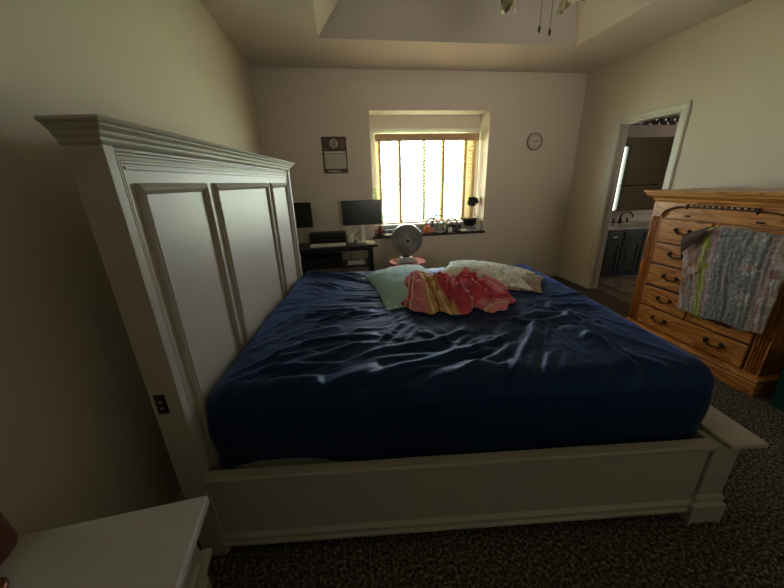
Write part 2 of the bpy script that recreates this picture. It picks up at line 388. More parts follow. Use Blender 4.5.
m = MB(o); m.lathe([(1, .003), (1.06, .006), (1.0, .001), (.9, -.03), (.6, -.10), (.1, -.125)], (0, 0, 0), 32, Matrix.Translation((cx, cy, .762)) @ Matrix.Diagonal((rx, ry, 1, 1)), cap=False)
m.build('basin', mat('bone_porcelain', (.55, .49, .41), .2), ct, smooth=True)
# faucet
fa = thing('sink_faucet', 'dark bronze gooseneck faucet with side handle behind the bathroom basin', 'faucet', (5.24, 4.49, .762)); o = (5.24, 4.49, .762)
MB(o).tube([(5.24, 4.49, .762), (5.24, 4.49, .86), (5.25, 4.48, .905), (5.29, 4.45, .93), (5.33, 4.42, .925), (5.355, 4.40, .89), (5.36, 4.395, .85)], [.016, .012, .012, .011, .011, .011, .012], 10).lathe([(.026, .762), (.026, .77), (.016, .785)], (5.24, 4.49, 0), 16).build('spout', BRONZE, fa, smooth=True)
for x in (5.12, 5.37): MB(o).lathe([(.022, .762), (.022, .77), (.012, .785), (.014, .82), (.006, .83)], (x, 4.49, 0), 14).tube([(x, 4.49, .822), (x - .045, 4.47, .84)], .006).build('handle', BRONZE, fa, smooth=True)
# mirror, reflecting the far side of the bathroom
tag(MB().box(5.02, 6.23, 4.560, 4.568, .93, 2.0, .002).build('wall_mirror', MIRROR), 'large frameless mirror on the bathroom wall above the basin', 'mirror')
# vanity light bar with smoked globes
lb = thing('vanity_light_bar', 'unlit vanity light bar with a row of dark round globes above the mirror', 'light fixture', (5.6, 4.54, 2.2)); o = (5.6, 4.54, 2.2)
MB(o).box(5.06, 6.12, 4.535, 4.568, 2.15, 2.29, .006).build('back_plate', CHROME, lb)
for k in range(7):
    x = 5.13 + k * .152
    g = MB(o).lathe([(.022, 0), (.03, .012), (.05, .035), (.06, .065), (.055, .09), (.035, .112), (.008, .12)], (x, 4.535, 2.22), 20, Matrix.Rotation(R(90), 4, 'X')).build('globe', SMOKE, lb, smooth=True)
    MB(o).lathe([(.028, 0), (.028, .014), (.018, .02)], (x, 4.536, 2.22), 16, Matrix.Rotation(R(90), 4, 'X')).build('socket_ring', CHROME, g)
# towel bar on the front wall of the bathroom (seen in the mirror)
tb = thing('towel_bar', 'thin towel bar seen reflected in the bathroom mirror', 'towel bar', (7.4, BY0 + .04, 1.26)); o = (7.4, BY0 + .04, 1.26)
MB(o).tube([(6.96, BY0 + .07, 1.25), (7.9, BY0 + .07, 1.25)], .009).build('bar', BRONZE, tb)
for x in (7.15, 7.86): MB(o).lathe([(.022, 0), (.022, .01), (.01, .02), (.01, .065), (.016, .075)], (x, BY0, 1.25), 14, Matrix.Rotation(R(-90), 4, 'X')).build('bracket', BRONZE, tb)
RUG, t, b = new_mat('woven_bath_rug'); b.inputs['Roughness'].default_value = 1
co = t.nodes.new('ShaderNodeTexCoord'); n_ = t.nodes.new('ShaderNodeTexNoise'); n_.inputs['Scale'].default_value = 7; n_.inputs['Detail'].default_value = 4
t.links.new(co.outputs['Object'], n_.inputs['Vector'])
t.links.new(ramp(t, n_.outputs[0], [(.35, (.12, .085, .06)), (.5, (.32, .26, .20)), (.65, (.20, .15, .12))]), b.inputs['Base Color']); bump_n(t, b, n_.outputs[0], .4)
tag(MB().box(4.46, 5.6, 3.36, 3.93, .004, .016, .005).build('bath_rug', RUG), 'mottled brown rug on the bathroom floor in front of the vanity', 'rug')

# ------------------------------------------------------------------ outside the window
BUSHL, t, b = new_mat('bush_leaf'); b.inputs['Base Color'].default_value = (.22, .34, .10, 1); b.inputs['Roughness'].default_value = .6
def bush(x, y, z, r, h, n, label, seed, bark=False):
    rnd = random.Random(seed); root = thing('garden_bush', label, 'bush', (x, y, z)); m = MB()
    for _ in range(n):
        a = rnd.uniform(0, 6.28); q = r * math.sqrt(rnd.random()); zz = rnd.uniform(.15, h); q *= .55 + .6 * math.sin(math.pi * min(1, zz / h))
        c = Vector((q * math.cos(a), q * math.sin(a), zz)); s = rnd.uniform(.035, .07)
        d = Vector((rnd.uniform(-1, 1), rnd.uniform(-1, 1), rnd.uniform(-.5, .8))).normalized(); e = d.cross(Vector((rnd.uniform(-1, 1), .3, 1))).normalized()
        m.add([c, c + d * s * .5 + e * s * .3, c + d * s, c + d * s * .5 - e * s * .3], [(0, 1, 2, 3)])
    m.build('foliage', BUSHL, root, fix=False)
    m = MB()
    for k in range(5):
        a = k * 1.26; m.tube([(0, 0, 0), (.1 * math.cos(a), .1 * math.sin(a), h * .4), (r * .5 * math.cos(a), r * .5 * math.sin(a), h * .8)], [.02, .014, .005], 6)
    m.build('stem', mat('bush_stem', (.18, .12, .07), .9), root)
bush(1.33, D + 1.5, 0, .33, 2.4, 900, 'leafy green bush outside the left part of the window', 3)
bn = thing('garden_shed', 'pale teal panelled shed outside behind the middle of the blinds', 'shed', (3.55, D + 5.0, -.4)); o = (3.55, D + 5.0, -.4)
TEAL = mat('pale_teal_boards', (.14, .30, .26), .7)
m = MB(o); m.box(3.15, 3.95, D + 5, D + 5.8, -.4, 1.75)
for k in range(6): m.box(3.16 + k * .133, 3.27 + k * .133, D + 4.985, D + 5, -.38, 1.73, .004)
m.build('walls', TEAL, bn)
MB(o).prism([(3.05, 1.75), (4.05, 1.75), (4.05, 1.79), (3.55, 1.98), (3.05, 1.79)], D + 4.9, D + 5.9, 'y').build('roof', mat('shed_roof', (.3, .3, .29), .8), bn)

# ================================================================== window blind
BY = D + 0.245
bl = thing('wooden_blind', 'open honey coloured wooden slat blind hanging in the window', 'blind', (2.10, BY, 2.05)); o = (2.10, BY, 2.05)
m = MB(o); m.box(1.395, 2.835, BY - .035, BY - .022, 1.985, 2.075, .004).box(1.395, 1.407, BY - .022, BY + .03, 1.985, 2.075).box(2.823, 2.835, BY - .022, BY + .03, 1.985, 2.075)
m.build('valance', VALANCE, bl)
MB(o).box(1.41, 2.82, BY - .02, BY + .03, 2.03, 2.08).build('head_rail', VINYL, bl)
m = MB(o); z = 1.975; ns = 0
while z > .935:
    a = R(-6 + 2 * math.sin(ns * 2.1)); c, s_ = math.cos(a) * .025, math.sin(a) * .025
    M = Matrix.Translation((2.115, BY, z)) @ Matrix.Rotation(a, 4, 'X')
    m.box(-.705, .705, -.025, .025, -.0014, .0014, M=M); z -= .0425; ns += 1
m.build('slats', SLAT, bl)
MB(o).box(1.41, 2.82, BY - .026, BY + .026, .905, .922, .004).build('bottom_rail', SLAT, bl)
for x in (1.445, 1.722, 2.335, 2.655, 2.79):
    MB(o).box(x - .016, x + .016, BY - .0275, BY - .0268, .91, 2.0).box(x - .016, x + .016, BY + .0268, BY + .0275, .91, 2.0).build('ladder_tape', TAPE, bl)
MB(o).tube([(1.50, BY - .045, 1.99), (1.502, BY - .05, 1.45)], .004).lathe([(.004, 0), (.008, .01), (.006, .05)], (1.502, BY - .05, 1.40), 10).build('tilt_wand', SLAT, bl)

# ================================================================== bed (own frame: x out from the headboard, y along it away from the camera)
BO, BA = (0.1883, 1.0069, 0.0), -0.10377
bed = thing('bed', 'white painted wooden bed with a tall panelled headboard and low footboard', 'bed', BO, BA)
YB = 1.89            # outer width over the posts
HX = 0.098           # post depth
# posts of the headboard
for y0 in (0.0, YB - .036):
    m = MB(); m.box(0, HX, y0, y0 + .036, 0.0, 1.60, .0025)
    m.build('headboard_post', BEDP, bed)
# backing board
m = MB(); m.box(.012, .082, .034, YB - .034, .12, 1.60); hb = m.build('headboard', BEDP, bed)
# stiles and rails standing proud of the field, between the posts
m = MB(); zt = 1.60
m.frame([(0, 0), (0, .0155), (.002, .011), (.005, .0145), (.009, .0145), (.011, .005), (.021, .002), (.024, .007), (.029, .007), (.031, 0)], .036, YB - .036, .13, 1.578, .082)
m.build('bolection_frame', BEDP, hb)
MB().box(.082, .0915, .0685, YB - .0685, 1.531, 1.541, .002).build('inner_bead', BEDP, hb)
pans = [(.100, .515), (.575, 1.315), (1.375, YB - .100)]
for y0, y1 in pans:
    m = MB(); m.frame([(0, 0), (.002, .010), (.008, .013), (.014, .010), (.020, .013), (.028, .007), (.034, .0)], y0, y1, .30, 1.495, .082)
    m.build('panel_moulding', BEDP, hb)
# crown (stepped cornice) carried round both ends
def crown_ring(d, z):   # rectangle growing outward by d
    d *= .78; z = 1.588 + (z - 1.56) * .62
    return [(-.004, -d, z), (HX + d, -d, z), (HX + d, YB + d, z), (-.004, YB + d, z)]
m = MB(); rings = [crown_ring(d, z) for d, z in ((.001, 1.560), (.006, 1.566), (.010, 1.572), (.006, 1.580), (.008, 1.588), (.016, 1.594), (.020, 1.600), (.024, 1.612), (.034, 1.624), (.040, 1.626), (.042, 1.632), (.046, 1.638), (.054, 1.640), (.058, 1.648), (.056, 1.656), (.050, 1.660))]
vv = [[m.b.verts.new(p) for p in r] for r in rings]
for a, b_ in zip(vv, vv[1:]):
    for k in range(4): m.b.faces.new((a[k], a[(k + 1) % 4], b_[(k + 1) % 4], b_[k]))
m.b.faces.new(vv[-1]); m.b.faces.new(vv[0][::-1]); m.build('crown_moulding', BEDP, bed)
# black power socket strip on the near post
ps = MB(); ps.box(.016, .052, -.004, .0, .745, .822, .0015).build('power_socket', BLACK, bed)['label'] = 'black USB socket plate'
sk = bpy.data.objects[-1] if False else [c for c in bed.children if c.name.startswith('power_socket')][0]
for z in (.765, .790): MB().box(.029, .040, -.0052, -.004, z, z + .008).build('usb_port', SILVER, sk)
# side rails: cap, recessed panel, double base moulding
def side_rail(yo, s):
    m = MB(); x0, x1 = HX + .0, 2.13
    prof = [(0.012, .05), (-.002, .052), (-.004, .066), (.004, .074), (.000, .080), (-.001, .100), (.006, .108), (.012, .116), (.012, .392), (.006, .400), (.000, .404), (-.004, .412), (-.004, .424), (0.0, .430), (.040, .430), (.040, .05)]
    m.prism([(yo + s * u, z) for u, z in prof], x0, x1, 'x'); return m.build('side_rail', BEDP, bed)
side_rail(0.0, 1); side_rail(YB, -1)
# footboard
FX0, FX1 = 2.135, 2.245
for y0, s in ((0.0, 1), (YB, -1)):
    m = MB(); a, b_ = sorted((y0, y0 + s * .09))
    m.box(FX0, FX1, a, b_, .10, .425, .003)
    pr = [(.0, .155), (.006, .148), (.010, .138), (.010, .128), (.005, .122), (.008, .114), (.018, .104), (.020, .10)]
    vv = [[m.b.verts.new(p) for p in ((FX0 - d, a - d, z), (FX1 + d, a - d, z), (FX1 + d, b_ + d, z), (FX0 - d, b_ + d, z))] for d, z in pr]
    for p, q in zip(vv, vv[1:]):
        for k in range(4): m.b.faces.new((p[k], p[(k + 1) % 4], q[(k + 1) % 4], q[k]))
    fp = m.build('footboard_post', BEDP, bed)
    # bracket foot with a scalloped lower edge
    m = MB(); xs = [FX0 - .02 + (FX1 - FX0 + .04) * k / 12 for k in range(13)]
    prof = [(x, .0 if k in (0, 1, 11, 12) else (.014 if k in (2, 10) else .010 + .004 * math.cos(k))) for k, x in enumerate(xs)]
    m.prism([(x, z) for x, z in prof] + [(FX1 + .02, .105), (FX0 - .02, .105)], a - .02, b_ + .02, 'y'); m.build('bracket_foot', BEDP, fp)
m = MB(); prof = [(FX0 + .03, .06), (FX1 - .005, .06), (FX1 + .0, .07), (FX1 + .0, .10), (FX1 - .012, .116), (FX1 - .012, .395), (FX1, .405), (FX1, .425), (FX0 + .03, .425)]
m.prism(prof, .09, YB - .09, 'y'); m.build('footboard', BEDP, bed)
m = MB(); m.box(2.168, 2.325, -.025, YB + .025, .425, .447, .007, 3); m.box(2.185, 2.285, -.008, YB + .008, .412, .426, .004); m.build('footboard_cap', BEDP, bed)
m = MB()
for k in range(9): m.box(.14, 2.12, .06 + k * .21, .14 + k * .21, .30, .322)
m.build('slat_base', mat('pine_slat', (.45, .33, .2), .7), bed)
for x in (.75, 1.5): MB().box(x - .03, x + .03, .915, .975, 0, .30).build('centre_leg', BEDP, bed)

# mattress
mt = tag(MB().box(.135, 2.148, .090, YB - .090, .324, .725, .06, 4).build('mattress', MATTR, smooth=True), 'white mattress showing as a thin pale strip under the navy sheet', 'mattress')
mt.location = BO; mt.rotation_euler = (0, 0, BA)

# fitted sheet: draped shell over the mattress with modelled creases
SHEET, t, b = new_mat('navy_sateen_sheet')
b.inputs['Base Color'].default_value = (.006, .018, .060, 1); b.inputs['Roughness'].default_value = .56; b.inputs['Specular IOR Level'].default_value = .45; b.inputs['Specular Tint'].default_value = (.30, .52, 1, 1)
b.inputs['Sheen Weight'].default_value = .4; b.inputs['Sheen Roughness'].default_value = .3; b.inputs['Sheen Tint'].default_value = (.14, .30, .85, 1)
co = t.nodes.new('ShaderNodeTexCoord'); n_ = t.nodes.new('ShaderNodeTexNoise'); n_.inputs['Scale'].default_value = 26; n_.inputs['Detail'].default_value = 4; n_.inputs['Distortion'].default_value = .6
mp = t.nodes.new('ShaderNodeMapping'); mp.inputs['Rotation'].default_value = (0, 0, R(-20)); mp.inputs['Scale'].default_value = (.45, 1.3, 1)
t.links.new(co.outputs['Object'], mp.inputs[0]); t.links.new(mp.outputs[0], n_.inputs['Vector']); bump_n(t, b, n_.outputs[0], .5, .006)
FOLDS = [(0.011, [(0.24, 0.57), (0.31, 0.75), (0.46, 0.85), (0.63, 0.84)]), (0.01, [(0.43, 0.69), (0.58, 0.77), (0.76, 0.82)]), (0.012, [(0.28, 0.31), (0.38, 0.42), (0.56, 0.48), (0.79, 0.51)]), (0.014, [(0.25, 0.18), (0.37, 0.25), (0.52, 0.31), (0.66, 0.4), (0.79, 0.42)]), (0.014, [(0.22, 0.09), (0.31, 0.14), (0.45, 0.15), (0.56, 0.16)]), (0.01, [(0.26, 0.23), (0.43, 0.24), (0.62, 0.26)]), (0.016, [(0.47, 0.07), (0.55, 0.11), (0.65, 0.16), (0.78, 0.23)]), (0.012, [(0.51, 0.01), (0.61, 0.05), (0.73, 0.08)]), (0.016, [(0.16, 1.74), (0.42, 1.64), (0.68, 1.48)]), (0.008, [(0.23, 1.48), (0.38, 1.37), (0.51, 1.26)]), (0.008, [(0.55, 1.06), (0.76, 1.03)]), (0.008, [(0.32, 0.48), (0.42, 0.58), (0.59, 0.62)]), (0.007, [(0.42, 0.36), (0.56, 0.41), (0.65, 0.44)]), (0.007, [(0.33, 0.32), (0.42, 0.35), (0.51, 0.35)]), (0.016, [(0.7, 0.31), (0.87, 0.36), (1.05, 0.39), (1.18, 0.46), (1.27, 0.57)]), (0.012, [(0.7, 0.25), (0.92, 0.28), (1.08, 0.27), (1.17, 0.38), (1.24, 0.45)]), (0.018, [(0.7, 0.13), (0.86, 0.2), (0.96, 0.21), (1.14, 0.28), (1.29, 0.34)]), (0.018, [(0.71, 0.03), (0.9, 0.09), (1.1, 0.18), (1.2, 0.21)]), (0.018, [(0.87, 0.01), (0.99, 0.07), (1.17, 0.17), (1.32, 0.26), (1.46, 0.38)]), (0.014, [(1.06, 0.03), (1.2, 0.1), (1.35, 0.21)]), (0.012, [(1.2, 0.3), (1.34, 0.43)]), (0.012, [(1.34, 0.35), (1.44, 0.57)]), (0.018, [(1.27, 0.04), (1.37, 0.21), (1.53, 0.41), (1.59, 0.54)]), (0.014, [(1.49, 0.58), (1.73, 0.7)]), (0.008, [(0.85, 0.43), (0.97, 0.59)]), (0.008, [(1.01, 0.52), (1.09, 0.43)]), (0.014, [(1.53, 0.56), (1.63, 0.54), (1.73, 0.58), (1.82, 0.6), (1.9, 0.72)]), (0.02, [(1.72, 0.5), (1.77, 0.45), (1.79, 0.27), (1.8, 0.14), (1.83, 0.06), (1.87, 0.02)]), (0.012, [(1.78, 0.47), (1.82, 0.29), (1.87, 0.16), (1.98, 0.09)]), (0.012, [(1.78, 0.78), (1.92, 0.74), (2.04, 0.75)]), (0.01, [(1.75, 0.38), (1.85, 0.24)]), (0.009, [(1.77, 0.87), (1.84, 0.79)]), (0.008, [(1.86, 0.53), (1.93, 0.36), (1.99, 0.25)]), (0.007, [(1.9, 0.64), (1.96, 0.52)]), (0.014, [(0.35, 0.02), (0.46, 0.07), (0.56, 0.14)]), (0.012, [(0.51, 0.0), (0.59, 0.05), (0.74, 0.08)]), (0.014, [(0.64, 0.0), (0.76, 0.05), (0.91, 0.12)]), (0.014, [(0.88, 0.01), (1.09, 0.11)]), (0.01, [(0.21, 0.02), (0.3, 0.1), (0.39, 0.13)])]
def seg_dist(px, py, pts):
    best = 9; bt = 0; side = 0; L = len(pts) - 1
    for k in range(L):
        ax, ay = pts[k]; bx, by = pts[k + 1]; dx, dy = bx - ax, by - ay; l2 = dx * dx + dy * dy
        u = max(0, min(1, ((px - ax) * dx + (py - ay) * dy) / l2)); ex, ey = px - ax - u * dx, py - ay - u * dy; d = math.hypot(ex, ey)
        if d < best: best = d; bt = (k + u) / L; side = 1 if (dx * ey - dy * ex) > 0 else -1
    return best, bt, side
def smooth_pts(p, n=3):
    for _ in range(n):
        q = [p[0]]
        for a, b_ in zip(p, p[1:]): q += [(a[0] * .75 + b_[0] * .25, a[1] * .75 + b_[1] * .25), (a[0] * .25 + b_[0] * .75, a[1] * .25 + b_[1] * .75)]
        q.append(p[-1]); p = q
        if len(p) > 14: break
    return p
FL = []
rs = random.Random(11)
for a, p in FOLDS:
    jx = smooth_pts(p); FL.append((a, jx, min(x for x, y in jx) - .09, max(x for x, y in jx) + .09, min(y for x, y in jx) - .09, max(y for x, y in jx) + .09, .026 if a > .011 else .017))
for k in range(260):     # fine secondary creases that follow the main pull of the cloth
    x = rs.uniform(.15, 2.05); y = rs.uniform(.03, 1.8)
    bd = 9
    for a_, f_ in FOLDS:
        for q0, q1 in zip(f_, f_[1:]):
            dd = math.hypot((q0[0] + q1[0]) / 2 - x, (q0[1] + q1[1]) / 2 - y)
            if dd < bd: bd = dd; ang = math.atan2(q1[1] - q0[1], q1[0] - q0[0])
    ang += rs.uniform(-.18, .18); l = rs.uniform(.05, .20)
    p = [(x - l * math.cos(ang), y - l * math.sin(ang)), (x, y + rs.uniform(-.02, .02)), (x + l * math.cos(ang), y + l * math.sin(ang))]
    jx = smooth_pts(p, 2); FL.append((rs.uniform(.002, .0055), jx, min(q[0] for q in jx) - .05, max(q[0] for q in jx) + .05, min(q[1] for q in jx) - .05, max(q[1] for q in jx) + .05, .011))
def crease(x, y):
    h = 0
    for a, p, x0, x1, y0, y1, wd_ in FL:
        if x < x0 or x > x1 or y < y0 or y > y1: continue
        d, tt, s = seg_dist(x, y, p)
        if d > .09: continue
        e = min(1, tt * 4, (1 - tt) * 4); e = e * e * (3 - 2 * e) if 0 < e < 1 else max(0, e)
        w_ = wd_ * (.75 if s > 0 else 1.5)
        h += 1.25 * a * e * (math.exp(-(d / w_) ** 1.5) - .22 * math.exp(-((d - 2.3 * w_) / (1.2 * w_)) ** 2))
    return h
RR = .10
CX0, CX1, CY0, CY1 = .102 + .09, 2.172 - RR, .064 + RR, YB - .064 - RR
ZT, ZB = .748, .405
def profile(d):
    q = RR * math.pi / 2
    if d < q: a = d / RR; return RR * math.sin(a), RR * (1 - math.cos(a))
    return RR + .012 * math.sin(min(1, (d - q) / .2) * math.pi), RR + (d - q)
def sheet_f(sx, sy):
    cx_ = max(CX0, min(CX1, sx)); cy_ = max(CY0, min(CY1, sy)); dx, dy = sx - cx_, sy - cy_; d = math.hypot(dx, dy)
    if d < 1e-9: out, drop, ux, uy = 0, 0, 0, 0
    else: out, drop = profile(d); ux, uy = dx / d, dy / d
    kx, ky = cx_ + ux * min(d, .2), cy_ + uy * min(d, .2)
    h = crease(cx_ + ux * out * .8, cy_ + uy * out * .8) * max(0, 1 - drop / .22) if drop < .22 else 0
    h += .004 * noise.noise(Vector((kx * 4, ky * 4, 1))) + .0022 * noise.noise(Vector((kx * 11, ky * 16, 5)))
    z = ZT - drop
    # shallow pull waves in the hanging side
    wv = .006 * noise.noise(Vector((cx_ * 3.2 + cy_ * 2.5, drop * 3, 2))) + .003 * noise.noise(Vector((cx_ * 9 + cy_ * 8, drop * 6, 9)))
    tuck = 0
    low = ZB + (.036 * math.exp(-((cx_ - .38) / .19) ** 4) if uy < -.5 else 0)
    if z < low: tuck = min(.05, (low - z)); z = low
    fade = min(1, drop / .08)
    x = cx_ + ux * (out + wv * fade - tuck * .5); y = cy_ + uy * (out + wv * fade - tuck * .5)
    x += ux * h * fade * .5; y += uy * h * fade * .5
    # gentle dome: top swells between the edges and is a touch higher by the foot
    z += h * (1 - fade * .6) + (.006 * math.sin(math.pi * (cy_ - CY0) / (CY1 - CY0)) if drop < .05 else 0)
    return Vector((x, y, z))
EXT = .40
def coords(a0, a1, step, side): 
    n1 = int((a1 - a0) / step); c = [a0 - side + side * k / 30 for k in range(30)] + [a0 + (a1 - a0) * k / n1 for k in range(n1 + 1)] + [a1 + side * (k + 1) / 30 for k in range(30)]
    return c
XS, YS = coords(CX0, CX1, .0088, EXT), coords(CY0, CY1, .0088, EXT)
m = MB(); m.grid(lambda i, j: sheet_f(XS[i], YS[j]), len(XS), len(YS))
bmesh.ops.remove_doubles(m.b, verts=m.b.verts, dist=.0004)
sh = tag(m.build('fitted_sheet', SHEET, smooth=True), 'wrinkled navy blue fitted sheet stretched over the mattress', 'bed sheet')
sh.location = BO; sh.rotation_euler = (0, 0, BA)
so = sh.modifiers.new('cloth_thickness', 'SOLIDIFY'); so.thickness = .0015; so.offset = 1

# ------------------------------------------------------------------ pillows and blanket (bed frame)
def pillow(name, label, M, hx, hy, th, m_, seed, pinch=.12, group=None, sag=None, droop=.03):
    mb = MB(); N = 40; g = []
    def f(side):
        def q(i, j):
            u, v = i / (N - 1) * 2 - 1, j / (N - 1) * 2 - 1
            px = u * hx * (1 - pinch * (1 - abs(u)) * 0 - pinch * .55 * (1 - v * v) * abs(u) ** 3) ; py = v * hy * (1 - pinch * .55 * (1 - u * u) * abs(v) ** 3)
            e = max(0, (1 - abs(u) ** 2.2)) ** .62 * max(0, (1 - abs(v) ** 2.2)) ** .62
            nz = noise.noise(Vector((u * 2.4 + seed, v * 2.4, side))) * .22 + noise.noise(Vector((u * 6, v * 6 + seed, side * 3))) * .07
            # creases that fan from the corners
            z = side * th * e * (1 + nz)
            rr2 = min(1, math.hypot(u, v)); z += .0035 * rr2 * math.sin(math.atan2(v, u) * 17 + seed + 2 * noise.noise(Vector((u * 2, v * 2, seed)))) * (1 - max(abs(u), abs(v)) ** 4) - droop * max(abs(u), abs(v)) ** 3
            if sag: z += sag(u, v)
            return Vector((px, py, z))
        return q
    a = mb.grid(f(1), N, N); b2 = mb.grid(f(-1), N, N)
    bmesh.ops.remove_doubles(mb.b, verts=mb.b.verts, dist=.0005)
    o_ = tag(mb.build(name, m_, smooth=True), label, 'pillow', group)
    o_.matrix_world = Matrix.Translation(BO) @ Matrix.Rotation(BA, 4, 'Z') @ M
    return o_
def fabric(name, build):
    m_, t, b = new_mat(name); b.inputs['Roughness'].default_value = .85; b.inputs['Specular IOR Level'].default_value = .2; b.inputs['Sheen Weight'].default_value = .15
    co = t.nodes.new('ShaderNodeTexCoord'); build(t, b, co); return m_
def _teal(t, b, co):
    v = t.nodes.new('ShaderNodeTexVoronoi'); v.inputs['Scale'].default_value = 30; t.links.new(co.outputs['Object'], v.inputs['Vector'])
    n = t.nodes.new('ShaderNodeTexNoise'); n.inputs['Scale'].default_value = 5.5; n.inputs['Detail'].default_value = 1; t.links.new(co.outputs['Object'], n.inputs['Vector'])
    k = math_n(t, 'MULTIPLY', math_n(t, 'LESS_THAN', v.outputs[0], .32), math_n(t, 'GREATER_THAN', n.outputs[0], .55))
    t.links.new(mixc(t, k, (.44, .66, .64), (.92, .88, .66)), b.inputs['Base Color'])
    bump_n(t, b, v.outputs[0], .15)
TEALF = fabric('teal_sprigged_cotton', _teal)
def _floral(bgc, c1, c2, sc_):
    def f(t, b, co):
        n = t.nodes.new('ShaderNodeTexNoise'); n.inputs['Scale'].default_value = sc_; n.inputs['Detail'].default_value = 3; n.inputs['Distortion'].default_value = 1.5; t.links.new(co.outputs['Object'], n.inputs['Vector'])
        w = t.nodes.new('ShaderNodeTexVoronoi'); w.inputs['Scale'].default_value = sc_ * 1.3; w.feature = 'DISTANCE_TO_EDGE'; t.links.new(co.outputs['Object'], w.inputs['Vector'])
        k = math_n(t, 'MULTIPLY', math_n(t, 'LESS_THAN', math_n(t, 'ABSOLUTE', math_n(t, 'SUBTRACT', n.outputs[0], .5)), .035), 1.0)
        c = mixc(t, k, bgc, c1); c = mixc(t, math_n(t, 'MULTIPLY', math_n(t, 'LESS_THAN', w.outputs[0], .05), .6), c, c2)
        t.links.new(c, b.inputs['Base Color'])
    return f
CREAMF = fabric('cream_leaf_print_cotton', _floral((.92, .90, .80), (.46, .47, .36), (.66, .64, .54), 16))
BROWNF = fabric('brown_leaf_print_cotton', _floral((.42, .30, .20), (.10, .045, .03), (.60, .48, .34), 30))
pillow('teal_pillow', 'teal pillow with pale sprigs lying beside the red striped blanket', Matrix.Translation((1.0, 1.245, .806)) @ Matrix.Rotation(.20, 4, 'Z') @ Matrix.Rotation(R(-3), 4, 'Y'), .265, .41, .064, TEALF, 1.3, .16, droop=.045)
pillow('brown_print_pillow', 'brown leaf print pillow underneath the cream pillow', Matrix.Translation((1.69, 1.27, .786)) @ Matrix.Rotation(-.50 - R(90) + R(90), 4, 'Z') @ Matrix.Rotation(0, 4, 'Y'), .30, .20, .045, BROWNF, 5.1, .12, droop=.02)
pillow('cream_pillow', 'cream pillow with faint leaf print resting on the brown pillow', Matrix.Translation((1.61, 1.34, .826)) @ Matrix.Rotation(-.50, 4, 'Z') @ Matrix.Rotation(R(3), 4, 'Y'), .345, .225, .048, CREAMF, 8.4, .14, droop=.03)
# crumpled blanket: a heaped cloth that follows the sheet and pillows below it
from mathutils.bvhtree import BVHTree
MBED = Matrix.Translation(BO) @ Matrix.Rotation(BA, 4, 'Z')
def bvh_of(o_):
    T_ = MBED.inverted() @ o_.matrix_world
    return BVHTree.FromPolygons([T_ @ v.co for v in o_.data.vertices], [tuple(p.vertices) for p in o_.data.polygons])
bpy.context.view_layer.update()
UNDER = [bvh_of(bpy.data.objects[k]) for k in ('teal_pillow', 'cream_pillow', 'brown_print_pillow')]
def support(x, y):
    z = .757
    for t_ in UNDER[:1]:
        h = t_.ray_cast(Vector((x, y, 2)), Vector((0, 0, -1)))
        if h[0] is not None: z = max(z, h[0].z)
    return z
LOBES = [(1.07, 1.02, .13, .26, .130, .3), (1.00, .80, .12, .10, .075, 0), (1.20, 1.06, .085, .13, .140, -.4), (1.22, .84, .12, .12, .080, .5), (1.42, 1.13, .085, .10, .135, .2), (1.33, .98, .12, .10, .085, -.2),
         (1.49, .90, .095, .12, .120, .5), (1.49, .74, .075, .07, .080, .2), (1.36, .80, .10, .09, .085, .9), (1.12, .74, .10, .07, .050, 0)]
def heap(x, y):
    q = noise.noise_vector(Vector((x * 6, y * 6, 2))) * .05; x2, y2 = x + q.x, y + q.y; acc = 0
    for cx_, cy_, rx_, ry_, h_, an in LOBES:
        c_, s_ = math.cos(an), math.sin(an); dx, dy = x2 - cx_, y2 - cy_; a_, b_ = (dx * c_ + dy * s_) / rx_, (-dx * s_ + dy * c_) / ry_
        r2 = a_ * a_ + b_ * b_; acc += (h_ * max(0, 1 - r2 * .55) ** 1.2) ** 5 if r2 < 1.8 else 0
    return acc ** .2
def folds(x, y):
    q = noise.noise_vector(Vector((x * 4, y * 4, 9))) * .09
    f = 0
    for k, (an, fr, am) in enumerate(((.75, 8, .062), (-.35, 11, .045), (1.3, 16, .026), (.9, 28, .010))):
        c_, s_ = math.cos(an), math.sin(an); a_, b_ = (x + q.x) * c_ + (y + q.y) * s_, -(x + q.x) * s_ + (y + q.y) * c_
        n_v = noise.noise(Vector((a_ * fr, b_ * fr * .28, k * 7 + 3))); f += am * ((1 - abs(n_v) * 2.2) ** 2 - .35) if abs(n_v) < .45 else -am * .35
    return f
BNU, BNV = 170, 150
def outline(u):
    yn = .705 + .03 * math.sin(u * 7 + 1) + .020 * math.sin(u * 23) + .014 * math.sin(u * 41 + 1) + (.05 * math.exp(-((u - .60) / .07) ** 2)) - .025 * math.exp(-((u - .85) / .07) ** 2)
    yf = 1.27 - .10 * u + .05 * math.exp(-((u - .68) / .10) ** 2) + .02 * math.sin(u * 17)
    e = max(0, (abs(u - .5) - .36) / .14); return yn + .11 * e * e, yf - .16 * e * e
def bl_pt(i, j):
    u, v = i / (BNU - 1), j / (BNV - 1); yn, yf = outline(u); y = yn + (yf - yn) * v
    x = .925 + .675 * u + .030 * math.sin(v * 6) - .05 * (1 - u) * v * -1.6 + .018 * noise.noise(Vector((u * 2, v * 5, 4)))
    e = min(1, min(u, 1 - u) / .10, min(v, 1 - v) / .12); e = e * (2 - e)
    calm = 1 - .55 * max(0, min(1, (1.20 - x) / .12))
    f = folds(x, y) * e * calm; h = heap(x, y) * e; s_ = support(x, y)
    z = max(s_ + .008 + .38 * max(0, f), .757 + h + f * min(1, h / .05) + .004)
    return x, y, z
G = [[bl_pt(i, j) for j in range(BNV)] for i in range(BNU)]
